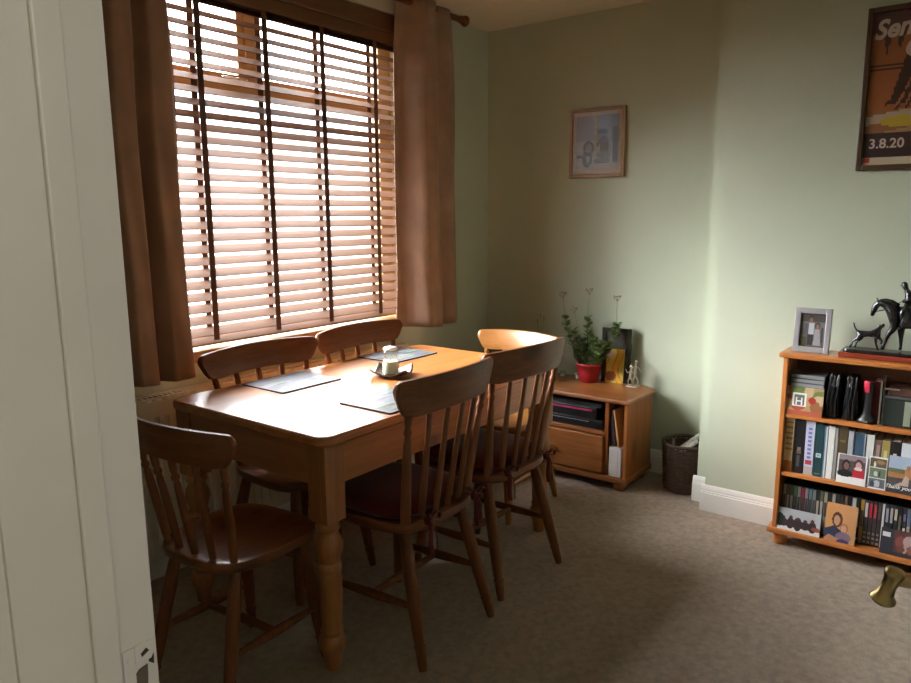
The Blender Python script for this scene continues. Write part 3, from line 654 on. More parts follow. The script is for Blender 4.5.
stems = [((566, 318), (563, 295), 3.52), ((574, 330), None, 3.46), ((588, 318), (589.5, 291), 3.55), ((601, 345), None, 3.48), ((617, 326), (617.5, 298), 3.57), ((582, 340), (574, 310), 3.50), ((593, 338), None, 3.47), ((609, 344), None, 3.52), ((597, 355), None, 3.46), ((577, 350), None, 3.54)]
rl = random.Random(3)
for k, (tipp, flp, sx) in enumerate(stems):
    tip = px_at(*tipp, sx); base = PC+Vector((rl.uniform(-.025, .025), rl.uniform(-.025, .025), .09)); b = B(); pts = []
    for i in range(9):
        q = i/8; p = base.lerp(tip, q) + Vector((0, (tip.y-base.y)*.25*math.sin(q*PI), -.02*math.sin(q*PI)*(1 if tip.z < .7 else 0))); pts.append(p)
    st = B(); st.tube(pts, [.004-.0022*i/8 for i in range(9)], 6); so_ = mk('stem', st, STEMM, plant, smooth=60)
    nl = 26 if k != 4 else 20
    for i in range(nl):
        q = (.18+.84*i/nl) if k != 4 else .70+.32*i/nl
        q = min(q, 1); j = min(int(q*8), 7); p = pts[j].lerp(pts[j+1], q*8-j); a = i*2.4+k
        leaf(b, p, (math.cos(a), math.sin(a), .35+.5*q), (0, 0, 1), rl.uniform(.036, .056)*(1.05-.25*q), rl.uniform(.028, .042))
    mk('foliage', b, LEAFM, so_, smooth=60)
    if flp:
        ft = px_at(*flp, sx); fb = B(); fb.tube([tip, tip.lerp(ft, .5)+Vector((0, .003, 0)), ft], [.0018, .0014, .001], 5)
        for i in range(9):
            a = i*2.4; d = Vector((math.cos(a)*.018, math.sin(a)*.018, rl.uniform(-.004, .012))); fb.tube([ft-Vector((0, 0, .02)), ft+d], [.0007, .0007], 4); fb.lathe([(.0005, 0), (.0035, .002), (.003, .006), (.0005, .008)], ft+d, 6)
        mk('flower_stalk', fb, DRY, so_, smooth=60)
# slim bottle with a green cutting, behind the far chair
vp_ = at(541, 372, 0, 3.45); vb = Vector((3.45, vp_.y, CZ))
vz = thing('bud_vase', 'slim glass bottle with pale green shoots behind the far chair', 'vase', vb)
mk('bottle', B().lathe([(.022, 0), (.025, .004), (.025, .10), (.018, .13), (.010, .15), (.010, .185), (.012, .19), (.009, .19), (.008, .15), (.015, .128), (.022, .10), (.022, .006), (0, .005)], vb, 20), glass_mat('bottle_glass', (.75, .85, .75), 1.5), vz, smooth=50)
for qx, qy in ((543.5, 319), (538, 322), (540.5, 317)):
    tp = at(qx, qy, 0, 3.45); b = B(); b.tube([vb+Vector((0, 0, .02)), vb+Vector((0, 0, .19)), vb.lerp(tp, .75)+Vector((0, 0, .05)), tp], [.002, .002, .0025, .003], 6); leaf(b, tp-Vector((0, 0, .01)), (0, (tp.y-vb.y)*3, .3), (1, 0, 0), .03, .012); mk('shoot', b, mat('pale_shoot_green', (.30, .36, .18), .5), vz, smooth=60)
# framed picture, yellow card, wire figure, small glass
def pic_block(name, label, cat, px0, px1, pyt, pyb, x, lean, paint, fr, fmat, depth=.012, nu=30, nv=40):
    """framed picture facing the camera's side of the room, its size and place taken on the plane x"""
    a, b_ = at(px0, (pyt+pyb)/2, 0, x), at(px1, (pyt+pyb)/2, 0, x); z1 = at((px0+px1)/2, pyt, 0, x).z; z0 = CZ if fr is None else fr[0]
    W_ = a.y-b_.y; Hh = z1-z0; t = thing(name, label, cat, (x, (a.y+b_.y)/2, z0))
    return t, W_, Hh
t, W_, Hh = pic_block('picture_frame', 'dark metal picture frame standing behind the red pot', 'picture frame', 603, 631, 328, 378, 3.608, 0, None, None, None)
t.rotation_euler = (0, 0, math.radians(8)); ORG[t.name] = Vector(); fm = mat('dark_pewter_frame', (.06, .065, .055), .35, metal=.7)
for a in ((-.012, 0, W_/2-.022, W_/2, 0, Hh), (-.012, 0, -W_/2, -W_/2+.022, 0, Hh), (-.012, 0, -W_/2+.022, W_/2-.022, 0, .022), (-.012, 0, -W_/2+.022, W_/2-.022, Hh-.022, Hh)): mk('frame_rail', B().box(*a), fm, t, bevel=.003)
mk('backing', B().box(-.004, -.001, -W_/2+.022, W_/2-.022, .022, Hh-.022), mat('dull_green_print', (.05, .055, .045), .4, var=.5, vscale=25), t)
mk('easel_leg', B().obox((.010, 0, Hh*.33), (.0015, 0, 0), (0, .02, 0), (-.008, 0, Hh*.33)), MATTBLACK, t)
yc0, yc1 = at(606, 355, 0, 3.575), at(623, 355, 0, 3.575); Wc = yc0.y-yc1.y
def yellow(u, v):
    k = math.sin(9*(u+.35*v)+2*math.sin(5*v)); return (.75, .42, .05) if k > .35 else ((.55, .22, .03) if k > -.2 else (.70, .55, .12))
o = mk('picture', sheet(Wc, .185, painter(yellow, [('e', .15, .85, .25, .12, (.6, .4, .4)), ('e', .3, .2, .3, .15, (.30, .10, .04))]), 20, 30), print_mat(), solid=.006, org=(0, 0, 0)); o.name = 'art_card'
place_sheet(o, (3.575, (yc0.y+yc1.y)/2, CZ+.001), math.radians(7), math.radians(8)); tag(o, 'yellow and orange abstract art card leaning behind the red pot', 'card')
fg = at(633, 379, 2, CZ); FB = Vector((3.56, at(633, 379, 0, 3.56).y, CZ)); fig = thing('wire_figurine', 'small pale metal figurine of openwork figures at the cabinet corner', 'figurine', FB)
SILV = mat('pale_metal', (.62, .58, .48), .3, metal=.8)
b = B(); b.tube([FB+Vector(p) for p in ((-.02, .030, .003), (-.02, -.030, .003), (.02, -.030, .003), (.02, .030, .003), (-.02, .030, .003))], .003, 6); mk('base', b, SILV, fig, smooth=60)
for q, (oy, h) in enumerate(((.014, .105), (-.014, .135))):
    b = B(); c0 = FB+Vector((0, oy, 0)); hd_ = c0+Vector((0, 0, h)); b.lathe([(.0005, -.010), (.008, -.004), (.008, .004), (.0005, .010)], hd_, 10)
    b.tube([hd_-Vector((0, 0, .008)), c0+Vector((0, .004, h*.45))], [.005, .007], 8)
    for sg in (-1, 1):
        b.tube([c0+Vector((0, .004, h*.45)), c0+Vector((0, sg*.014, h*.25)), c0+Vector((0, sg*.010, .004))], [.005, .004, .003], 6)
        b.tube([hd_-Vector((0, 0, .022)), hd_+Vector((0, sg*.018, -.035)), hd_+Vector((0, sg*.030, -.015 if sg > 0 else -.055))], [.0035, .003, .0025], 6)
    mk('figure', b, SILV, fig, smooth=60)
for px, py, lab in ((578.5, 379, 'small clear glass tealight holder beside the red pot'), (562.5, 377, 'small clear glass tealight holder by the far chair back')):
    g = at(px, py, 2, CZ); gx = Vector((min(g.x+.015, 3.55), g.y, CZ))
    tl = thing('tealight_holder', lab, 'candle holder', gx); mk('cup', B().lathe([(.014, 0), (.017, .004), (.019, .038), (.017, .038), (.015, .006), (0, .005)], gx, 16), glass_mat('jar_glass'), tl, smooth=50)
    mk('candle', B().lathe([(.0135, .0065), (.0135, .018), (0, .0185)], gx, 14), mat('white_wax', (.75, .73, .68), .5), tl, smooth=50)

# ================================================================== WICKER BIN
wc = at(697, 470, 0, 3.50); wcv = Vector((3.505, 1.205, 0)); bin_ = thing('waste_basket', 'dark brown woven wicker basket in the recess by the chimney breast', 'basket', wcv)
WICK = mat('dark_wicker', (.060, .032, .018), .6, var=.3, vscale=40)
b = B(); ns = 28; R0, R1, HB = .098, .112, .255; nrow = 24
for i in range(nrow):
    z = .012+(HB-.03)*i/nrow; R_ = R0+(R1-R0)*z/HB; n = ns*4
    rr = [[wcv+Vector(((R_+.0035*math.cos(PI*(k/4*2*.5+i))+.0042*math.cos(2*PI*j/6))*math.cos(2*PI*k/n), (R_+.0035*math.cos(PI*(k/4*2*.5+i))+.0042*math.cos(2*PI*j/6))*math.sin(2*PI*k/n), z+.0052*math.sin(2*PI*j/6))) for j in range(6)] for k in range(n)]
    b.rings(rr, closed=True)
o = mk('weave', b, WICK, bin_, smooth=60); o['kind'] = 'stuff'
for i in range(ns):
    a = 2*PI*i/ns; b = B(); b.tube([wcv+Vector((R0*math.cos(a), R0*math.sin(a), .006)), wcv+Vector((R1*math.cos(a), R1*math.sin(a), HB-.012))], .0035, 6); mk('stake', b, WICK, bin_, smooth=60)
b = B(); b.rings([[wcv+Vector(((R1+.008*math.cos(2*PI*j/8)+.001*math.cos(k*2.1))*math.cos(2*PI*k/64), (R1+.008*math.cos(2*PI*j/8)+.001*math.cos(k*2.1))*math.sin(2*PI*k/64), HB-.008+.009*math.sin(2*PI*j/8))) for j in range(8)] for k in range(64)], closed=True); mk('rim', b, WICK, bin_, smooth=60)
mk('bottom', B().lathe([(R0-.001, .004), (R0-.001, .010), (0, .010)], wcv, 28), WICK, bin_)
NEWS = mat('newsprint', (.50, .48, .43), .8, var=.35, vscale=60)
def roll(name, label, p0, p1, r):
    b = B(); p0, p1 = wcv+Vector(p0), wcv+Vector(p1); b.tube([p0, p0.lerp(p1, .5), p1], [r, r*1.05, r], 12, ry=[r*.7]*3); return tag(mk(name, b, NEWS, smooth=45), label, 'newspaper', 'papers in the wicker basket')
roll('rolled_newspaper', 'rolled newspaper sticking out highest from the wicker basket', (-.02, .055, .18), (.045, -.075, .30), .018)
roll('rolled_newspaper', 'folded paper lying lower across the wicker basket', (-.065, .04, .185), (.00, -.06, .262), .015)
roll('rolled_newspaper', 'thin twisted paper at the left inside the wicker basket', (.02, .07, .18), (-.035, .052, .262), .006)
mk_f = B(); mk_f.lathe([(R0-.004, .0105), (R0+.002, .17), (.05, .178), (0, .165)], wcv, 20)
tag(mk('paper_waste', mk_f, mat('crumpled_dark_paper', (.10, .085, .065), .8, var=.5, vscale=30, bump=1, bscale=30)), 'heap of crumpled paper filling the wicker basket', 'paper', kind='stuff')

# ================================================================== PICTURES ON THE WALLS
def wall_picture(name, label, cat, x, y_left, y_right, z0, z1, fw, fd, fmat, paint, nu, nv, mat_c=None, mw=0.0, glass=True):
    t = thing(name, label, cat, (x, (y_left+y_right)/2, z0))
    for a in ((y_left-fw, y_left, z0, z1), (y_right, y_right+fw, z0, z1), (y_right+fw, y_left-fw, z0, z0+fw), (y_right+fw, y_left-fw, z1-fw, z1)):
        mk('frame_rail', B().box(x-fd, x-.001, *a), fmat, t, bevel=.003)
    if mat_c is not None: mk('mount', B().box(x-fd*.45, x-.003, y_right+fw, y_left-fw, z0+fw, z1-fw), mat_c, t)
    W_ = y_left-y_right-2*fw-2*mw; Hh = z1-z0-2*fw-2*mw
    o = mk('print', sheet(W_, Hh, paint, nu, nv), print_mat(), t); ORG[o.name] = ORG[t.name]
    place_sheet(o, Vector((x-fd*.5, (y_left+y_right)/2, z0+fw+mw))-ORG[t.name])
    for v in o.data.vertices: v.co += Vector((0, 0, 0))
    if glass: mk('glazing', B().box(x-fd*.72, x-fd*.66, y_right+fw, y_left-fw, z0+fw, z1-fw), glass_mat('picture_glass', (1, 1, 1), .15), t)
    return t
GREY = (.30, .31, .36); K = (.035, .028, .03)
art = [('r', 0, .55, .48, 1, (.33, .33, .38)), ('r', .48, .5, 1, 1, (.22, .25, .36)), ('r', 0, 0, 1, .16, (.58, .54, .48)), ('r', .46, .32, .50, 1, (.55, .38, .06)), ('e', .30, .40, .13, .14, K), ('e', .30, .42, .08, .09, (.30, .22, .17)), ('e', .27, .20, .12, .14, K), ('e', .29, .21, .05, .07, (.5, .45, .4)),
       ('r', .02, .22, .16, .30, K), ('e', .62, .70, .11, .05, (.05, .06, .10)), ('e', .65, .52, .10, .10, (.12, .11, .13)), ('e', .70, .40, .14, .10, (.10, .08, .07)), ('e', .66, .28, .16, .08, (.20, .16, .13)), ('e', .62, .17, .2, .05, (.12, .12, .13)), ('r', .86, .12, .97, .78, (.10, .12, .18)), ('r', .78, .3, .84, .7, (.30, .33, .42)), ('r', .50, .44, .54, .50, K)]
art = [q[:-1] + (tuple(c*.6 for c in q[-1]),) for q in art]
wall_picture('framed_print', 'small oak framed print on the far wall, above the cabinet', 'picture', XF, 1.977, 1.652, 1.580, 1.942, .018, .020, wood('oak_frame', (.36, .21, .09), (.27, .15, .06), 2, .45, .1, 0), painter((.30, .28, .25), art), 44, 48, mat('cream_mount', (.44, .36, .29), .8), .020)
def psky(u, v): return (.42-.10*v, .13-.02*v, .04) if v < .86 else (.10, .035, .04)
DKB = (.06, .025, .02); feathers = []
for i in range(9):
    a = math.radians(205+i*17); feathers.append(('t', [(.47, .55), (.47+.34*math.cos(a), .52+.26*math.sin(a)), (.47+.34*math.cos(a+.09), .52+.26*math.sin(a+.09))], DKB))
pshape = [('r', 0, .86, 1, 1, (.09, .03, .035)), ('t', [(.10, .86), (.14, .72), (.18, .86)], DKB), ('t', [(.22, .86), (.25, .74), (.30, .86)], DKB), ('r', .0, .655, .42, .665, DKB), ('r', .0, .625, .42, .632, DKB),
          ('t', [(.20, .40), (.33, .74), (.50, .88), (.68, .86), (.74, .62), (.70, .40)], DKB)] + [('t', [(.44, .66), (.16+.09*i, .375), (.20+.09*i, .372)], (.45, .17, .08)) for i in range(1, 7)] + feathers + [
          ('e', .44, .66, .05, .05, (.38, .22, .12)), ('r', 0, .0, 1, .365, (.30, .13, .05)), ('t', [(0, .325), (1, .43), (1, .37), (0, .265)], (.48, .38, .30)), ('e', .33, .285, .21, .035, (.55, .40, .04)), ('r', 0, .13, 1, .215, (.055, .022, .02)),
          ('t', [(.1, .21), (.4, .245), (.9, .22)], (.42, .26, .12)), ('r', 0, .055, 1, .13, (.045, .02, .02)), ('r', 0, 0, 1, .055, (.55, .47, .33))]
PXr, PL, PR, PZ0, PZ1 = 3.30, .5135, .105, 1.545, 2.145
po = wall_picture('framed_poster', 'dark framed orange and brown event poster on the chimney breast', 'poster', PXr, PL, PR, PZ0, PZ1, .020, .022, mat('dark_brown_frame', (.07, .035, .018), .35), painter(psky, pshape), 60, 80)
INK = mat('cream_ink', (.62, .52, .45), .6); xi = PXr-.0118
text_mesh('lettering', 'Sen', .094, INK, po, (xi, .488, 2.030), 0, .32, .0030, sx=.90, rot=.07)
text_mesh('lettering', 'C', .094, INK, po, (xi, .388, 1.958), 0, .3, .0035, rot=.05)
text_mesh('lettering', '3.8.20', .050, INK, po, (xi, .476, 1.628), 0, 0, .0010, sx=.98)
mk('red_stamp', B().box(xi-.0008, xi, .468, .490, 1.574, 1.592), mat('red_ink', (.50, .04, .035), .5), po)

# ================================================================== BOOKCASE
KX0, KX1, KY0, KY1 = 3.112, 3.278, -.06, .688           # front, back, right, left
Z_T, Z_1, Z_2, Z_P = .825, .572, .322, .074             # tops of top board, shelves, bottom board
bc = thing('bookcase', 'orange pine bookcase with two shelves against the chimney breast', 'bookcase', ((KX0+KX1)/2, (KY0+KY1)/2, 0))
mk('top', B().box(KX0-.014, KX1, KY0-.016, KY1+.016, Z_T-.020, Z_T), BOOKW, bc, bevel=.005)
for y in (KY0, KY1-.019): mk('side_panel', B().box(KX0, KX1, y, y+.019, Z_P+.0005, Z_T-.0205), BOOKZ, bc, bevel=.003)
for z in (Z_1, Z_2): mk('shelf', B().box(KX0+.004, KX1-.006, KY0+.0195, KY1-.0195, z-.017, z), BOOKW, bc, bevel=.003)
mk('bottom_board', B().box(KX0-.016, KX1, KY0-.016, KY1+.018, Z_P-.022, Z_P), BOOKW, bc, bevel=.006)
mk('back_panel', B().box(KX1-.005, KX1, KY0+.0195, KY1-.0195, Z_P+.001, Z_T-.0205), wood('bookcase_back', (.17, .07, .03), (.12, .045, .02), 2, .5, .1, 0), bc)
for fx in (KX0+.028, KX1-.03):
    for fy in (KY0+.03, KY1-.030): mk('bun_foot', B().lathe([(.020, 0), (.028, .006), (.031, .022), (.028, .040), (.022, .0515)], (fx, fy, 0), 18), BOOKZ, bc, smooth=50)
def YB(px, py, x): return at(px, py, 0, x).y
ORD = ['first', 'second', 'third', 'fourth', 'fifth', 'sixth', 'seventh', 'eighth', 'ninth', 'tenth', 'eleventh', 'twelfth', 'thirteenth', 'fourteenth', 'fifteenth', 'sixteenth', 'seventeenth', 'eighteenth', 'nineteenth', 'twentieth']
ORD += ['twenty-' + q for q in ORD[:9]] + ['thirtieth'] + ['thirty-' + q for q in ORD[:9]]
def book(label, yl, yr, z0, h, col, dep=.13, x0=None, title=None, extra=(), group='books on the middle shelf', name='book', cat='book', soft=.4):
    """a book standing with its spine to the room: cover wraps the page block"""
    x0 = x0 or KX0+.022; yl, yr = yl-.0006, yr+.0006; z0 += .0006; c = min(.0018, (yl-yr)*.18)
    t = thing(name, label, cat, (x0+dep/2, (yl+yr)/2, z0), 0, group); key = 'cover_%.2f_%.2f_%.2f' % col; mt = mat(key, col, soft)
    b = B(); b.box(x0, x0+c, yr, yl, z0, z0+h).box(x0+c, x0+dep, yl-c, yl, z0, z0+h).box(x0+c, x0+dep, yr, yr+c, z0, z0+h); mk('cover', b, mt, t)
    mk('pages', B().box(x0+c, x0+dep-.003, yr+c, yl-c, z0+.002, z0+h-.003), PAPER, t)
    for (a0, a1, v0, v1, cc) in extra:      # printed bands and marks on the spine, in fractions of its width and height
        mk('spine_print', B().box(x0-.0005, x0-.0001, yl-(yl-yr)*a1, yl-(yl-yr)*a0, z0+h*v0, z0+h*v1), mat('ink_%.2f_%.2f_%.2f' % cc, cc, .5), t)
    return t
xb = KX0+.022
BK = [  # pixel left, right, top at the spine plane; colour; label; print
    (783.5, 792.5, 417, (.62, .47, .26), 'tan and gold patterned', [(.1, .9, .80, .84, (.35, .20, .07)), (.1, .9, .60, .64, (.35, .20, .07)), (.1, .9, .40, .44, (.35, .20, .07)), (.0, 1, 0, .2, (.40, .14, .03)), (.1, .9, .9, .93, (.35, .20, .07)), (.1, .9, .7, .73, (.35, .20, .07)), (.1, .9, .5, .53, (.35, .20, .07))]),
    (793.2, 803.3, 418, (.022, .020, .022), 'black spined', [(.35, .7, .42, .48, (.35, .28, .20)), (.3, .75, .36, .42, (.25, .16, .12)), (.35, .65, .12, .33, (.12, .12, .12))]),
    (804, 813.5, 420, (.55, .56, .72), 'lavender spined', [(.3, .7, .30+.075*i, .345+.075*i, (.16, .20, .45)) for i in range(8)] + [(.15, .85, .19, .27, (.45, .05, .06)), (.0, 1, 0, .15, (.45, .40, .38))]),
    (814, 822.3, 423, (.022, .060, .065), 'dark teal spined', [(.2, .85, .36, .44, (.62, .75, .80)), (.35, .7, .38, .42, (.1, .35, .45)), (.1, .9, .05, .06, (.3, .35, .35))]),
    (822.6, 826.3, 426, (.10, .18, .28), 'thin blue', [(.5, 1, 0, 1, (.60, .62, .62))]),
    (826.8, 833.3, 426, (.78, .78, .76), 'plain white spined', []),
    (833.6, 836.8, 428, (.30, .29, .27), 'thin grey', []),
    (837, 846.4, 424, (.085, .062, .035), 'dark brown spined', [(.2, .8, .7, .74, (.2, .15, .08))]),
    (846.8, 852.4, 431, (.42, .43, .45), 'light grey spined', []),
    (852.8, 864.8, 433, (.050, .095, .15), 'navy blue spined', [(.0, .12, 0, 1, (.02, .03, .05)), (.88, 1, 0, 1, (.3, .35, .4))]),
    (865.5, 873.2, 435, (.62, .64, .62), 'white and grey spined', []),
    (873.8, 880.8, 440, (.14, .09, .08), 'brown and pink spined', [(.3, .8, .55, .9, (.35, .25, .22))]),
    (881, 889.6, 441, (.36, .28, .09), 'olive yellow spined', [(.3, .7, .3, .8, (.62, .55, .28))]),
    (890, 900.2, 442, (.016, .015, .015), 'black and white lettered', [(.3, .65, .22+.12*i, .28+.12*i, (.55, .5, .42)) for i in range(5)]),
    (901, 911.5, 444, (.62, .66, .72), 'pale blue and white spined', [(.3, .8, .55, .58, (.25, .3, .4))]),
    (912, 920, 446, (.30, .07, .05), 'dark red spined', []), (920.5, 930, 447, (.07, .12, .07), 'dark green spined', []), (930.5, 941, 449, (.50, .42, .30), 'beige spined', [])]
for i, (a, b_, tp, col, nm, ex) in enumerate(BK):
    yl, yr = YB(a, 455, xb), YB(b_, 455, xb); h = min(at((a+b_)/2, tp, 0, xb).z, Z_1-.020)-Z_2
    book('%s book standing %s from the left on the middle shelf' % (nm, ORD[i]), yl, yr, Z_2, h, col, .135, xb, None, ex)
# discs on the bottom shelf
DV = [(.30, .31, .30), (.10, .08, .06), (.06, .10, .06), (.08, .20, .09), (.30, .29, .29), (.30, .04, .09), (.30, .22, .24), (.10, .22, .30), (.20, .22, .22), (.03, .03, .03), (.10, .11, .07), (.33, .32, .24), (.03, .03, .03), (.35, .35, .33), (.05, .05, .05), (.06, .05, .05), (.12, .09, .06), (.02, .02, .02), (.45, .47, .48), (.02, .02, .02),
      (.40, .24, .05), (.10, .33, .55), (.12, .34, .55), (.20, .06, .03), (.05, .05, .05), (.55, .56, .54), (.22, .24, .18), (.25, .25, .20), (.04, .04, .06), (.05, .06, .16)]
CN = lambda c: ('white' if min(c) > .42 else 'dark' if max(c) < .075 else 'blue' if c[2] > c[0]*1.3 else 'green' if c[1] > c[0]*1.2 and c[1] > c[2]*1.2 else 'red' if c[0] > c[1]*2.2 else 'orange brown' if c[0] > c[2]*2.2 else 'grey' if max(c) > .18 else 'dim brown')
px = 783.0; i = 0; ydv = YB(px, 500, xb+.012); x0 = xb+.012
yy = YB(782.5, 500, x0); used = {}
def disc(i, yy, wd, col, h, kind='DVD case', ex=None):
    t = thing('disc_case', '%s spined %s standing %s from the left on the bottom shelf' % (CN(col), kind, ORD[i]), 'disc case', (x0+.068, yy-wd/2, Z_P+.0006), 0, 'disc cases on the bottom shelf')
    mk('case', B().box(x0, x0+.124, yy-wd+.0005, yy-.0005, Z_P+.0006, Z_P+h), BLACK, t)
    mk('sleeve', B().box(x0-.0006, x0-.0001, yy-wd+.0014, yy-.0014, Z_P+.004, Z_P+h-.004), mat('sleeve_%.2f_%.2f_%.2f' % col, col, .3), t)
    for v0, v1, cc in (ex or []): mk('spine_print', B().box(x0-.0011, x0-.0007, yy-wd*.8, yy-wd*.2, Z_P+h*v0, Z_P+h*v1), mat('ink_%.2f_%.2f_%.2f' % cc, cc, .5), t)
rd = random.Random(11); i = 0
for col in DV:
    wd = rd.choice((.0145, .0145, .0150, .0135)); k = rd.random(); ex = []
    if i not in (18,): ex = [(.35+.1*k, .75, (.35, .33, .30) if max(col) < .15 else (.08, .07, .07)), (.06, .13, (.30, .28, .26))]
    disc(i, yy, wd, col, .190, ex=ex); yy -= wd; i += 1
    if yy < YB(863.5, 520, x0): break
for k in range(4):        # the matching set with red and white heads
    c0 = ((.55, .50, .52), (.42, .03, .05), (.36, .04, .06), (.10, .07, .06))[k]
    disc(i, yy, .0150, (.045, .040, .042), .190, 'boxed set DVD case', [(.62, .93, c0), (.05, .10, (.35, .30, .28)), (.15, .20, (.30, .25, .22)), (.25, .30, (.25, .18, .18))]); yy -= .0150; i += 1
disc(i, yy, .0110, (.62, .64, .64), .190); yy -= .0115; i += 1
for col, ex in (((.05, .05, .055), [(.6, .9, (.35, .35, .45))]), ((.045, .045, .05), [(.6, .92, (.40, .38, .42))]), ((.05, .05, .05), [(.68, .92, (.55, .52, .40))]), ((.02, .02, .02), [(.3, .8, (.12, .12, .10))]), ((.03, .03, .04), [(.25, .55, (.60, .58, .48)), (.7, .85, (.18, .14, .30))]), ((.14, .18, .28), [(.3, .6, (.45, .42, .30))]), ((.05, .04, .04), [(.3, .7, (.5, .2, .1))]), ((.2, .2, .22), [(.4, .8, (.05, .05, .05))]), ((.03, .03, .03), [(.3, .7, (.4, .4, .4))])):
    if yy > KY0+.05: disc(i, yy, .0145, col, .190, ex=ex); yy -= .0145; i += 1

# photographs and cards leaning in front of the books
def card(name, label, p0, p1, top, z0, x, lean, paint, nu, nv, cat='photograph', group='photographs on the bookcase shelves', th=.0015):
    """p0, p1: pixel left and right along the card's foot; top: pixel height of its upper edge"""
    a = at(p0, top[1], 0, x); b_ = at(p1, top[1], 0, x); W_ = a.y-b_.y; Hh = (at((p0+p1)/2, top[0], 0, x+.01).z-z0)/math.cos(lean)
    o = mk(name, sheet(W_, Hh, paint, nu, nv), print_mat(), solid=th); place_sheet(o, (x, (a.y+b_.y)/2, z0+.0004+th*math.sin(lean)), lean); return tag(o, label, cat, group)
SKIN = (.50, .28, .19); WH = (.80, .80, .80); xc = KX0+.010
card('photo_card', 'white bordered photo of a dark haired and a red clothed person on the middle shelf', 836.5, 866.5, (455, 470), Z_2, KX0+.006, .09,
     painter(WH, [('r', .05, .26, .95, .97, (.10, .075, .07)), ('r', .05, .80, .95, .97, (.28, .24, .26)), ('e', .30, .62, .14, .20, (.02, .016, .016)), ('e', .32, .60, .09, .13, (.24, .12, .10)), ('e', .28, .34, .26, .12, (.02, .02, .02)), ('r', .55, .26, .93, .52, (.50, .025, .045)), ('e', .72, .70, .15, .18, (.07, .03, .035)), ('e', .72, .66, .10, .13, (.62, .38, .38)), ('e', .72, .55, .14, .06, (.75, .65, .67))]), 40, 44)
thirds = [('r', .06, .68, .94, .96, (.14, .10, .06)), ('r', .06, .36, .94, .64, (.16, .22, .13)), ('r', .06, .04, .94, .32, (.15, .15, .20)), ('e', .30, .76, .07, .08, (.75, .72, .62)), ('e', .62, .84, .24, .06, (.35, .22, .10)), ('e', .40, .47, .12, .08, (.62, .64, .62)), ('e', .62, .48, .06, .10, (.05, .06, .06)), ('e', .50, .17, .20, .10, (.50, .53, .56)), ('e', .25, .16, .12, .10, (.05, .05, .09)), ('e', .75, .17, .10, .11, (.10, .12, .14))]
card('photo_strip', 'white photo strip card with three small pictures on the middle shelf', 868.5, 886.5, (457, 472), Z_2, KX0+.005, .09, painter(WH, thirds), 24, 40)
P3 = card('photo_card', 'landscape card of a figure in a long pale dress with white script, middle shelf', 887.5, 925, (458, 475), Z_2, KX0+.0055, .09,
     painter(lambda u, v: (.40, .48, .62) if v > .68 else ((.14, .16, .08) if v > .56 else ((.42, .20, .08) if v > .42 else (.09, .075, .075))), [('t', [(.18, .20), (.40, .32), (.52, .62), (.60, .62), (.60, .22)], (.50, .40, .36)), ('e', .55, .60, .10, .12, (.55, .24, .10)), ('e', .55, .72, .06, .07, (.42, .22, .12)), ('r', 0, 0, 1, .16, (.05, .045, .05))]), 44, 36)
tm = text_mesh('lettering', 'Thank you', .020, mat('white_ink', (.85, .85, .85), .5), P3, (-.066, .017, .0008), None, .35, .0003, depth=.0001)
tm.rotation_euler = (0, 0, 0)
crowd = [('r', 0, 0, 1, .20, WH), ('r', 0, .20, 1, .28, (.30, .10, .06))] + [('e', .14+.17*k_, .36, .10, .20+.05*((k_*7) % 3), (.05, .03, .035)) for k_ in range(5)] + [('e', .14+.17*k_, .56+.04*((k_*5) % 3), .045, .07, (.10, .05, .045)) for k_ in range(5)] + [('e', .05, .45, .10, .3, (.02, .025, .02)), ('e', .9, .30, .10, .10, (.32, .09, .06))]
card('photo_card', 'wide photo of a row of people with a white border, left on the bottom shelf', 777, 820, (511, 525), Z_P, KX0-.004, .16, painter((.46, .47, .50), crowd), 56, 36)
wc_ = [('t', [(.0, .0), (.0, .30), (.3, .42), (.55, .30), (.6, 0)], (.035, .05, .10)), ('e', .38, .58, .17, .20, (.10, .035, .02)), ('e', .37, .56, .10, .13, (.52, .27, .16)), ('e', .62, .38, .13, .13, (.36, .15, .07)), ('e', .61, .36, .09, .10, (.56, .30, .20)), ('e', .62, .15, .25, .13, (.22, .15, .22)), ('t', [(0, .05), (.15, .16), (.5, .08), (.45, .0), (0, 0)], (.50, .25, .15)), ('e', .62, .03, .2, .06, (.05, .05, .14))]
card('photo_card', 'warm toned portrait photo of a woman hugging a child, bottom shelf', 824.5, 856, (506, 525), Z_P, KX0-.002, .20, painter(lambda u, v: (.58-.10*u+.05*v, .31-.05*u, .12), wc_), 40, 52)
grp = [('r', 0, 0, 1, 1, (.035, .035, .05)), ('r', .04, .68, .22, .84, (.70, .70, .70)), ('r', .30, .16, 1, 1, (.12, .045, .045)), ('e', .44, .55, .11, .24, (.26, .08, .07)), ('e', .62, .62, .12, .22, (.45, .33, .33)), ('e', .70, .32, .10, .18, (.28, .10, .08)), ('e', .88, .55, .12, .26, (.36, .15, .13)), ('e', .55, .30, .05, .14, (.50, .35, .35)), ('e', .46, .30, .09, .12, (.18, .06, .05))]
card('photo_card', 'dark group photo with a small white label, right on the bottom shelf', 879.5, 926, (532, 547), Z_P, KX0-.006, .16, painter((.04, .04, .05), grp), 56, 40)

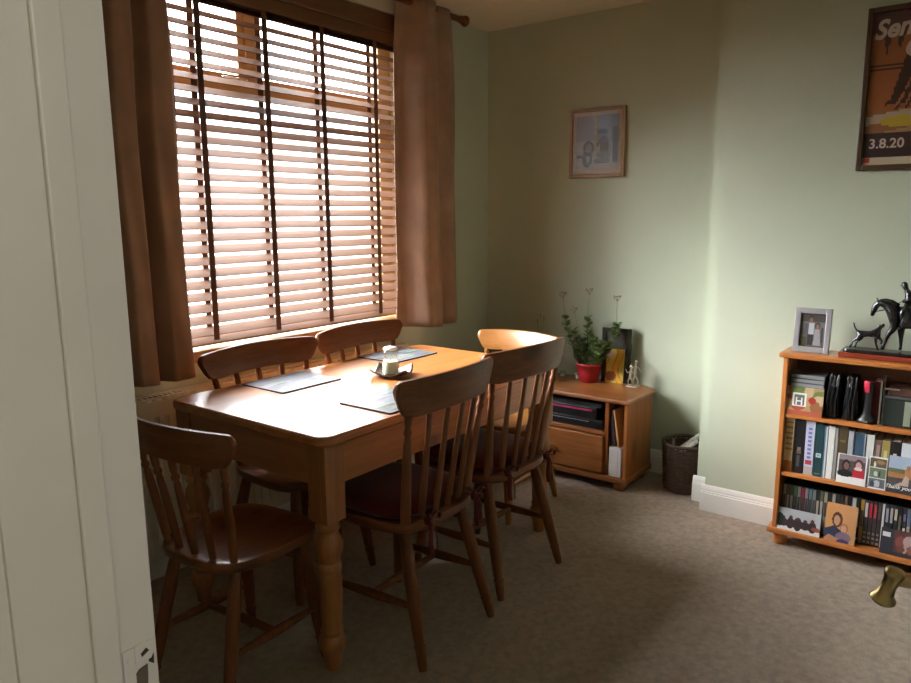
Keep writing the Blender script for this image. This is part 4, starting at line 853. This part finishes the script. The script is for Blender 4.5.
# top shelf
xt = KX0+.020
ya, yb_ = YB(791, 385, xt), YB(824, 385, xt)
mg = at(805, 387, 0, xt).z
cb = thing('boxed_game', 'box behind the cookery book, carrying the pile of magazines', 'box', (xt+.08, (ya+yb_)/2, Z_1+.0005))
mk('carton', B().box(xt+.012, xt+.135, yb_-.002, ya+.006, Z_1+.0005, mg-.004), mat('brown_box_card', (.12, .07, .04), .6), cb, bevel=.001)
for k in range(3):
    z = mg-.0035+.0172*k; t = thing('magazine', '%s grey magazine in the flat pile on the top shelf' % ('lowest', 'middle', 'uppermost')[k], 'magazine', (xt+.07, (ya+yb_)/2, z), 0, 'magazines piled on the top shelf')
    mk('cover', B().box(xt-.002+.003*k, xt+.133, yb_, ya+.002*k, z, z+.0035), mat('charcoal_cover', (.05, .05, .055), .4), t)
    mk('pages', B().box(xt+.003*k, xt+.131, yb_+.001, ya-.001+.002*k, z+.0036, z+.0165), mat('grey_pages', (.26, .27, .28), .6), t)
food = random.Random(5); fs = [('e', food.random(), food.random(), .10+.14*food.random(), .10+.14*food.random(), food.choice(((.42, .08, .05), (.50, .30, .12), (.16, .22, .06), (.55, .40, .25), (.30, .12, .05), (.28, .30, .10)))) for _ in range(26)]
fs += [('r', 0, 0, 1, .16, (.45, .10, .06)), ('e', .72, .55, .10, .12, (.42, .03, .03)), ('r', .20, .30, .56, .78, (.78, .76, .72)), ('r', .245, .355, .515, .725, (.16, .18, .13))]
H_ = card('cookery_book', 'food cookery book with a white boxed letter H leaning under the magazines', 784.5, 823, (387.5, 400), Z_1, xt-.014, .10, painter((.42, .28, .14), fs), 60, 46, 'book', None, .008)
text_mesh('lettering', 'H', .042, mat('white_ink', (.85, .85, .85), .5), H_, (-.0325, .0425, .0009), None, 0, .0006, depth=.0002)
# crumpled black bags
BAG = mat('black_nylon', (.010, .010, .012), .32, bump=.25, bscale=25)
def bag(label, p0, p1, top, seed):
    r_ = random.Random(seed); yl, yr = YB(p0, 400, xt), YB(p1, 400, xt); h = at((p0+p1)/2, top, 0, xt).z-Z_1; b = B(); rg = []; n = 56; ph = [r_.random()*6 for _ in range(4)]
    for j in range(13):
        v = j/12; k = (.90, .99, 1, 1, .99, .97, .95, .93, .90, .87, .83, .77, .66)[j]; ring = []
        for i in range(n):
            a = 2*PI*i/n; f = 1+.055*math.sin(9*a+ph[0]+1.1*math.sin(5*v))+.045*math.sin(15*a+ph[1]+2*v)-.07*v*abs(math.sin(4.5*a+ph[2]))
            ring.append(((xt+.062)+.058*k*f*math.copysign(abs(math.cos(a))**.7, math.cos(a)), (yl+yr)/2+(yl-yr)/2*.93*k*f*math.copysign(abs(math.sin(a))**.7, math.sin(a)), Z_1+.0006+h*v*(.93+.07*math.sin(5*a+ph[3]) if j > 9 else 1)))
        rg.append(ring)
    t = thing('black_bag', label, 'bag', (xt+.06, (yl+yr)/2, Z_1+.0006), 0, 'folded black bags on the top shelf'); mk('body', b.rings(rg), BAG, t, smooth=50)
    for q in range(3):
        yq = yr+(yl-yr)*(.25+.25*q); bb = B(); bb.tube([(xt+.002, yq, Z_1+.012+.02*q), (xt-.002, yq+.003, Z_1+h*.45), (xt+.004, yq-.003, Z_1+h*.78), (xt+.02, yq, Z_1+h*.97)], [.003, .0045, .0045, .002], 6, ry=.003); mk('fold', bb, BAG, t, smooth=50)
bag('crumpled black nylon bag next to the cookery book', 823.5, 841, 375.5, 1)
bag('crumpled black nylon bag next to the black and red torch', 841.5, 858.5, 377, 2)
# black and red hand lamp standing on its head
ty = YB(866.5, 405, xt); tb = Vector((xt+.03, ty, Z_1+.0006)); hh = at(866, 382, 0, xt).z-Z_1
tc_ = thing('hand_torch', 'black torch with a red top and flared foot on the top shelf', 'torch', tb)
mk('body', B().lathe([(.030, 0), (.034, .004), (.034, .012), (.026, .022), (.019, .034), (.0165, .05), (.0165, hh-.03), (.018, hh-.012), (.016, hh-.002), (.006, hh)], tb, 24), mat('satin_black', (.03, .033, .035), .35), tc_, smooth=50)
mk('red_cap', B().rings([[tb+Vector((rr_*math.cos(a), rr_*math.sin(a), z)) for a in [PI*.32+PI*.75*q/10 for q in range(11)] + [PI*.32+PI*.75*(10-q)/10 for q in range(0)]] + [tb+Vector((0, 0, z))] for rr_, z in ((.0172, hh-.045), (.0190, hh-.030), (.0200, hh-.012), (.0175, hh-.001))]), mat('red_plastic', (.55, .03, .07), .3), tc_, smooth=40)
mk('badge', B().box(tb.x-.0345, tb.x-.0325, ty-.007, ty+.007, Z_1+.006, Z_1+.012), mat('silver_plastic', (.5, .5, .52)), tc_)
yl, yr = YB(871.5, 400, xt+.02), YB(879, 400, xt+.02)
book('dark red hardback behind the black torch on the top shelf', yl, yr, Z_1, at(875, 383, 0, xt+.02).z-Z_1, (.20, .008, .018), .09, xt+.045, None, (), 'books on the top shelf')
# glass fronted silver stand and dark lidded box
yl = YB(879.5, 400, xt); stn = thing('silver_stand', 'thin silver edged stand on the top shelf beside the dark box', 'stand', (xt+.05, yl-.05, Z_1+.0006))
SIL = mat('brushed_silver', (.55, .50, .45), .3, metal=.9); zt_ = at(880, 381, 0, xt).z
mk('upright', B().box(xt, xt+.004, yl-.006, yl, Z_1+.0006, zt_), SIL, stn); mk('upright', B().box(xt+.10, xt+.104, yl-.006, yl, Z_1+.0006, zt_+.004), SIL, stn)
mk('side_bar', B().box(xt+.004, xt+.10, yl-.006, yl-.001, zt_-.006, zt_), SIL, stn); mk('foot', B().box(xt, xt+.104, yl-.016, yl, Z_1+.0006, Z_1+.006), SIL, stn)
yl2, yr2 = YB(883, 405, xt), YB(940, 405, xt); zb_ = at(895, 397, 0, xt).z
bx_ = thing('storage_box', 'dark green translucent lidded box on the top shelf', 'box', (xt+.07, (yl2+yr2)/2, Z_1+.0006))
mk('tub', B().box(xt+.010, xt+.135, yr2, yl2, Z_1+.0006, zb_-.010), mat('smoked_green_plastic', (.035, .045, .040), .25), bx_, bevel=.004)
mk('lid', B().box(xt+.006, xt+.138, yr2-.003, yl2+.003, zb_-.010, zb_), mat('smoked_grey_plastic', (.09, .095, .095), .25), bx_, bevel=.003)
mk('sticker', B().box(xt+.0095, xt+.0101, YB(911, 410, xt), YB(904, 410, xt), Z_1+.010, zb_-.016), mat('pale_green_label', (.30, .34, .26), .5), bx_)
al = thing('photo_album', 'brown album with a silver edge lying on the dark lidded box', 'album', (xt+.07, (yl2+yr2)/2, zb_+.0003))
mk('cover', B().box(xt+.016, xt+.13, yr2+.01, yl2-.012, zb_+.0003, zb_+.030), mat('brown_leather', (.10, .045, .03), .45, bump=.4, bscale=50), al, bevel=.004)
mk('silver_bar', B().box(xt+.008, xt+.015, YB(900, 388, xt), YB(884, 388, xt), zb_+.022, zb_+.029), mat('bright_silver', (.7, .68, .66), .25, metal=.9), al, bevel=.002)

# ---- photo frame and bronze on top
ff = Vector((3.185, 0, Z_T)); y0f, y1f = YB(795.3, 330, 3.19), YB(831.8, 330, 3.19); Wf = y0f-y1f; Hf = at(813, 307.5, 0, 3.195).z-Z_T
fr = thing('framed_photo', 'silver grey photo frame of a couple standing on the bookcase', 'photo frame', (3.165, (y0f+y1f)/2, Z_T+.0005), 0, local=True)
frr = bpy.data.objects.new('frame', None)
lean = .11; FRM = mat('silver_grey_frame', (.36, .35, .37), .35, metal=.3)
def fpart(name, b, mt, **k):
    bmesh.ops.rotate(b.bm, verts=b.bm.verts[:], cent=(0, 0, 0), matrix=Matrix.Rotation(lean, 3, 'Y')); return mk(name, b, mt, fr, **k)
bpy.data.objects.remove(frr)
q = .021
for a in ((Wf/2-q, Wf/2, 0, Hf), (-Wf/2, -Wf/2+q, 0, Hf), (-Wf/2+q, Wf/2-q, 0, q*1.1), (-Wf/2+q, Wf/2-q, Hf-q*1.1, Hf)): fpart('frame_rail', B().box(-.008, .006, *a), FRM, bevel=.002)
fpart('backing', B().box(.001, .006, -Wf/2+q, Wf/2-q, q, Hf-q), MATTBLACK)
cp = [('r', 0, .78, 1, 1, (.06, .055, .05)), ('r', 0, .55, 1, .75, (.16, .16, .17)), ('e', .42, .84, .12, .12, (.035, .025, .02)), ('e', .42, .81, .08, .09, (.20, .11, .08)), ('r', .33, .38, .55, .72, (.45, .45, .50)), ('r', .18, .36, .33, .70, (.09, .09, .10)), ('r', .30, .04, .56, .38, (.03, .03, .035)), ('e', .70, .64, .11, .11, (.05, .03, .025)), ('e', .70, .62, .07, .08, (.25, .14, .10)), ('t', [(.60, .55), (.80, .55), (.88, .04), (.56, .04)], (.30, .29, .30)), ('r', .86, .15, .95, .6, (.05, .05, .07)), ('r', 0, 0, .28, .3, (.07, .07, .03))]
Wp, Hp = Wf-2*q-.004, Hf-2.2*q-.004
o = mk('photo', sheet(Wp, Hp, painter((.13, .12, .11), cp), 36, 48), print_mat(), fr); place_sheet(o, (-.0005+(q+.004)*math.sin(lean), 0, (q*1.1+.002)*math.cos(lean)), lean)
mk('easel_leg', B().obox((.052, 0, Hf*.36), (.0015, 0, 0), (0, .02, 0), (-.026+.022, 0, Hf*.36)), MATTBLACK, fr)

def bronze_skin(name, parent, P, E, Rr, mt, root=0, sub=2):
    me = bpy.data.meshes.new(name); me.from_pydata([tuple(p) for p in P], E, []); o = bpy.data.objects.new(name, me); COL.objects.link(o); o.parent = parent
    q_ = o.modifiers.new('skin', 'SKIN'); q_.use_smooth_shade = True; sv = me.skin_vertices[0].data
    Rr = [tuple(q*1.4 for q in r) if hasattr(r, '__len__') else r*1.4 for r in Rr]
    for k, r in enumerate(Rr): sv[k].radius = (r, r) if not hasattr(r, '__len__') else r
    for k in range(len(Rr)): sv[k].use_root = (k == root)
    z = o.modifiers.new('sub', 'SUBSURF'); z.levels = sub; z.render_levels = sub; me.materials.append(mt)
    dg = bpy.context.evaluated_depsgraph_get(); m2 = bpy.data.meshes.new_from_object(o.evaluated_get(dg)); o.modifiers.clear(); o.data = m2
    m2.polygons.foreach_set('use_smooth', [True]*len(m2.polygons)); return o
SX = 3.185
sy0, sy1 = YB(838, 352, SX-.05), .005
stat = thing('bronze_statue', 'dark bronze rider on a horse with a dog, on a reddish wooden base', 'statue', (SX, (sy0+sy1)/2, Z_T+.0005))
mk('wooden_base', B().box(SX-.055, SX+.055, sy1, sy0, Z_T+.0005, Z_T+.021), wood('mahogany', (.26, .045, .022), (.18, .03, .015), 1, .25, .4, 0), stat, bevel=.004)
gb = B(); gb.prism(rrect(SX-.045, SX+.045, sy1+.012, sy0-.012, .02, 5), Z_T+.0211, Z_T+.033); mk('ground_slab', gb, BRONZE, stat, bevel=.003)
ZG = Z_T+.033; SO = Vector((SX, (sy0+sy1)/2, Z_T+.0005))
def q3(px, py, dx=0.0): p = at(px, py, 0, SX); return Vector((SX+dx, p.y, p.z)) - SO
zoff = ZG - SO.z
def chain(defs):
    P, E, Rr = [], [], []
    idx = {}
    for nm, par, pos, r in defs:
        idx[nm] = len(P); P.append(pos); Rr.append(r)
        if par: E.append((idx[par], idx[nm]))
    return P, E, Rr
gz = lambda v, z: Vector((v.x, v.y, z))
hz = zoff
hd_defs = [('barrel', None, q3(921, 322), .034), ('wither', 'barrel', q3(905, 316), .032), ('chest', 'wither', q3(896.5, 316), (.026, .024)), ('neck1', 'chest', q3(894, 309), .0225), ('neck2', 'neck1', q3(887, 303.8), .0165), ('poll', 'neck2', q3(878.5, 302.5), .0105), ('cheek', 'poll', q3(875.2, 307), .0095), ('muzzle', 'cheek', q3(872.6, 313.5), .0062), ('lips', 'muzzle', q3(871.6, 316.2), .0052),
           ('flank', 'barrel', q3(934, 321), .033), ('rump', 'flank', q3(943, 318), .028), ('tailtop', 'rump', q3(950, 319), .008), ('tailmid', 'tailtop', q3(954, 330), .008), ('tailend', 'tailmid', q3(955, 342), .004),
           ('f1', 'chest', q3(896, 326, -.014), .012), ('f1k', 'f1', q3(888.5, 334, -.014), .0065), ('f1p', 'f1k', q3(884.2, 344, -.014), .0040), ('f1h', 'f1p', gz(q3(882.6, 347, -.014), hz+.004), .0055),
           ('f2', 'wither', q3(900.5, 327, .014), .012), ('f2k', 'f2', q3(900.5, 338, .014), .0062), ('f2p', 'f2k', q3(900.3, 346, .014), .0040), ('f2h', 'f2p', gz(q3(899.5, 349, .014), hz+.004), .0055),
           ('h1', 'rump', q3(943, 328, -.014), .016), ('h1k', 'h1', q3(946, 338, -.014), .0068), ('h1p', 'h1k', q3(943.5, 346, -.014), .0042), ('h1h', 'h1p', gz(q3(942, 349, -.014), hz+.004), .0055),
           ('h2', 'flank', q3(935, 329, .014), .015), ('h2k', 'h2', q3(936, 339, .014), .0068), ('h2p', 'h2k', q3(931, 346, .014), .0042), ('h2h', 'h2p', gz(q3(929, 349, .014), hz+.004), .0055)]
P, E, Rr = chain(hd_defs); horse = bronze_skin('horse', stat, P, E, Rr, BRONZE, 0)
for dx in (-.005, .005):
    b = B(); b.tube([q3(878.5, 301, dx), q3(876.5, 297.5, dx*1.2)], [.0032, .0006], 6); e_ = mk('ear', b, BRONZE, horse); 
    for v in e_.data.vertices: v.co += ORG[horse.name] if horse.name in ORG else Vector()
b = B(); b.tube([q3(900, 305), q3(893, 300.8), q3(886, 299.3), q3(880, 300.0)], [.003, .006, .006, .003], 8, ry=.0035); mk('mane', b, BRONZE, horse, smooth=60)
b = B(); b.tube([q3(905, 306.5), q3(911, 308.5), q3(918, 307.0)], [.012, .020, .015], 10, side=(1, 0, 0), ry=[.005, .006, .006]); mk('saddle', b, BRONZE, horse, smooth=60)
for sg in (-1, 1):
    b = B(); b.tube([q3(873.5, 312, sg*.006), q3(888, 309, sg*.019), q3(902.5, 301, sg*.006)], .0011, 5); mk('rein', b, BRONZE, horse, smooth=60)
rider = [('hip', None, q3(912, 304.5), .013), ('waist', 'hip', q3(911.5, 300), .0115), ('ribs', 'waist', q3(909.6, 295), (.0165, .0130)), ('neck', 'ribs', q3(907.0, 290.2), .0050), ('head', 'neck', q3(905.0, 286.2), .0088), ('crown', 'head', q3(904.6, 283.4), .0076)]
for sg in (-1, 1):
    s_ = 'l' if sg < 0 else 'r'
    rider += [('th'+s_, 'hip', q3(908, 306.5, sg*.019), .0105), ('kn'+s_, 'th'+s_, q3(903, 312, sg*.030), .0085), ('sh'+s_, 'kn'+s_, q3(904, 320, sg*.032), .0065), ('an'+s_, 'sh'+s_, q3(904.3, 326, sg*.031), .0050), ('to'+s_, 'an'+s_, q3(901.0, 327.6, sg*.032), .0042),
              ('sd'+s_, 'ribs', q3(909.3, 293.5, sg*.016), .0075), ('el'+s_, 'sd'+s_, q3(909.5, 300, sg*.023), .0062), ('ha'+s_, 'el'+s_, q3(902.6, 301.5, sg*.008), .0050)]
P, E, Rr = chain(rider); rid = bronze_skin('rider', stat, P, E, Rr, BRONZE, 0)
b = B(); b.lathe([(.0100, 0), (.0108, .004), (.0090, .009), (.004, .0125), (.0005, .013)], q3(904.6, 285.2), 14); mk('cap', b, BRONZE, rid, smooth=60)
b = B(); b.tube([q3(903.5, 284.9), q3(899.8, 286.2)], [.0075, .004], 8, side=(1, 0, 0), ry=[.0012, .0008]); mk('peak', b, BRONZE, rid, smooth=60)
dd = -.018
dog = [('loin', None, q3(866, 333, dd), .0085), ('ribs', 'loin', q3(873, 333.5, dd), .0105), ('chest', 'ribs', q3(877.5, 332.2, dd), .0095), ('neck', 'chest', q3(879.8, 328, dd), .0060), ('head', 'neck', q3(881.5, 325.2, dd), .0062), ('nose', 'head', q3(885.6, 323.8, dd), .0030), ('jaw', 'head', q3(885.4, 326.0, dd), .0020),
       ('hip', 'loin', q3(861.5, 333, dd), .0080), ('tail1', 'hip', q3(857.5, 329.5, dd), .0022), ('tail2', 'tail1', q3(855.2, 325.5, dd), .0018), ('tail3', 'tail2', q3(854.6, 321.5, dd), .0010),
       ('r1', 'hip', q3(859.0, 337.5, dd-.006), .0055), ('r1k', 'r1', q3(853.8, 340.0, dd-.006), .0030), ('r1f', 'r1k', gz(q3(850.8, 345, dd-.006), hz+.003), .0028),
       ('r2', 'hip', q3(862, 338, dd+.006), .0052), ('r2k', 'r2', q3(857, 341.5, dd+.006), .0030), ('r2f', 'r2k', gz(q3(855.5, 346, dd+.006), hz+.003), .0028),
       ('f1', 'chest', q3(876.6, 338, dd-.006), .0048), ('f1k', 'f1', q3(876.8, 343, dd-.006), .0028), ('f1f', 'f1k', gz(q3(879.2, 347, dd-.006), hz+.003), .0027),
       ('f2', 'chest', q3(879.5, 337.5, dd+.006), .0046), ('f2k', 'f2', q3(882.5, 340.5, dd+.006), .0027), ('f2f', 'f2k', q3(881.2, 344, dd+.006), .0024)]
P, E, Rr = chain(dog); dg_ = bronze_skin('dog', stat, P, E, Rr, BRONZE, 0)
for sg in (-1, 1):
    b = B(); b.tube([q3(880.8, 324.2, dd+sg*.005), q3(879.2, 327.0, dd+sg*.008)], [.0028, .0012], 6); mk('ear', b, BRONZE, dg_, smooth=60)

# ================================================================== OUTSIDE THE WINDOW
struct('ground_outside', B().box(-40, 50, YW+T+.001, 60, -.5, -.35), mat('pale_paving', (.22, .21, .18), .9, var=.15, vscale=.6), 'pale paved ground outside the window')
hs = thing('neighbouring_house', 'pale house with a slate roof seen hazily through the blind', 'house', (17.0, 24, -.35))
mk('wall', B().box(9.0, 26.0, 21, 28, -.35, 4.3), mat('pale_brick', (.55, .44, .38), .9, var=.08, vscale=2), hs)
rf = B(); rf.prism([(20.6, 4.3), (28.4, 4.3), (24.5, 6.6)], 8.7, 26.3, 0); mk('roof', rf, mat('blue_grey_slate', (.20, .24, .30), .7, var=.15, vscale=1.5), hs)
for wx in (11, 15, 19, 23):
    for wz in (.6, 2.7):
        f = mk('window', B().box(wx-.75, wx+.75, 20.93, 20.999, wz, wz+1.15), mat('white_upvc', (.75, .75, .75), .5), hs); mk('pane', B().box(wx-.65, wx+.65, 20.90, 20.929, wz+.1, wz+1.05), mat('far_pane', (.45, .50, .55), .3), f)
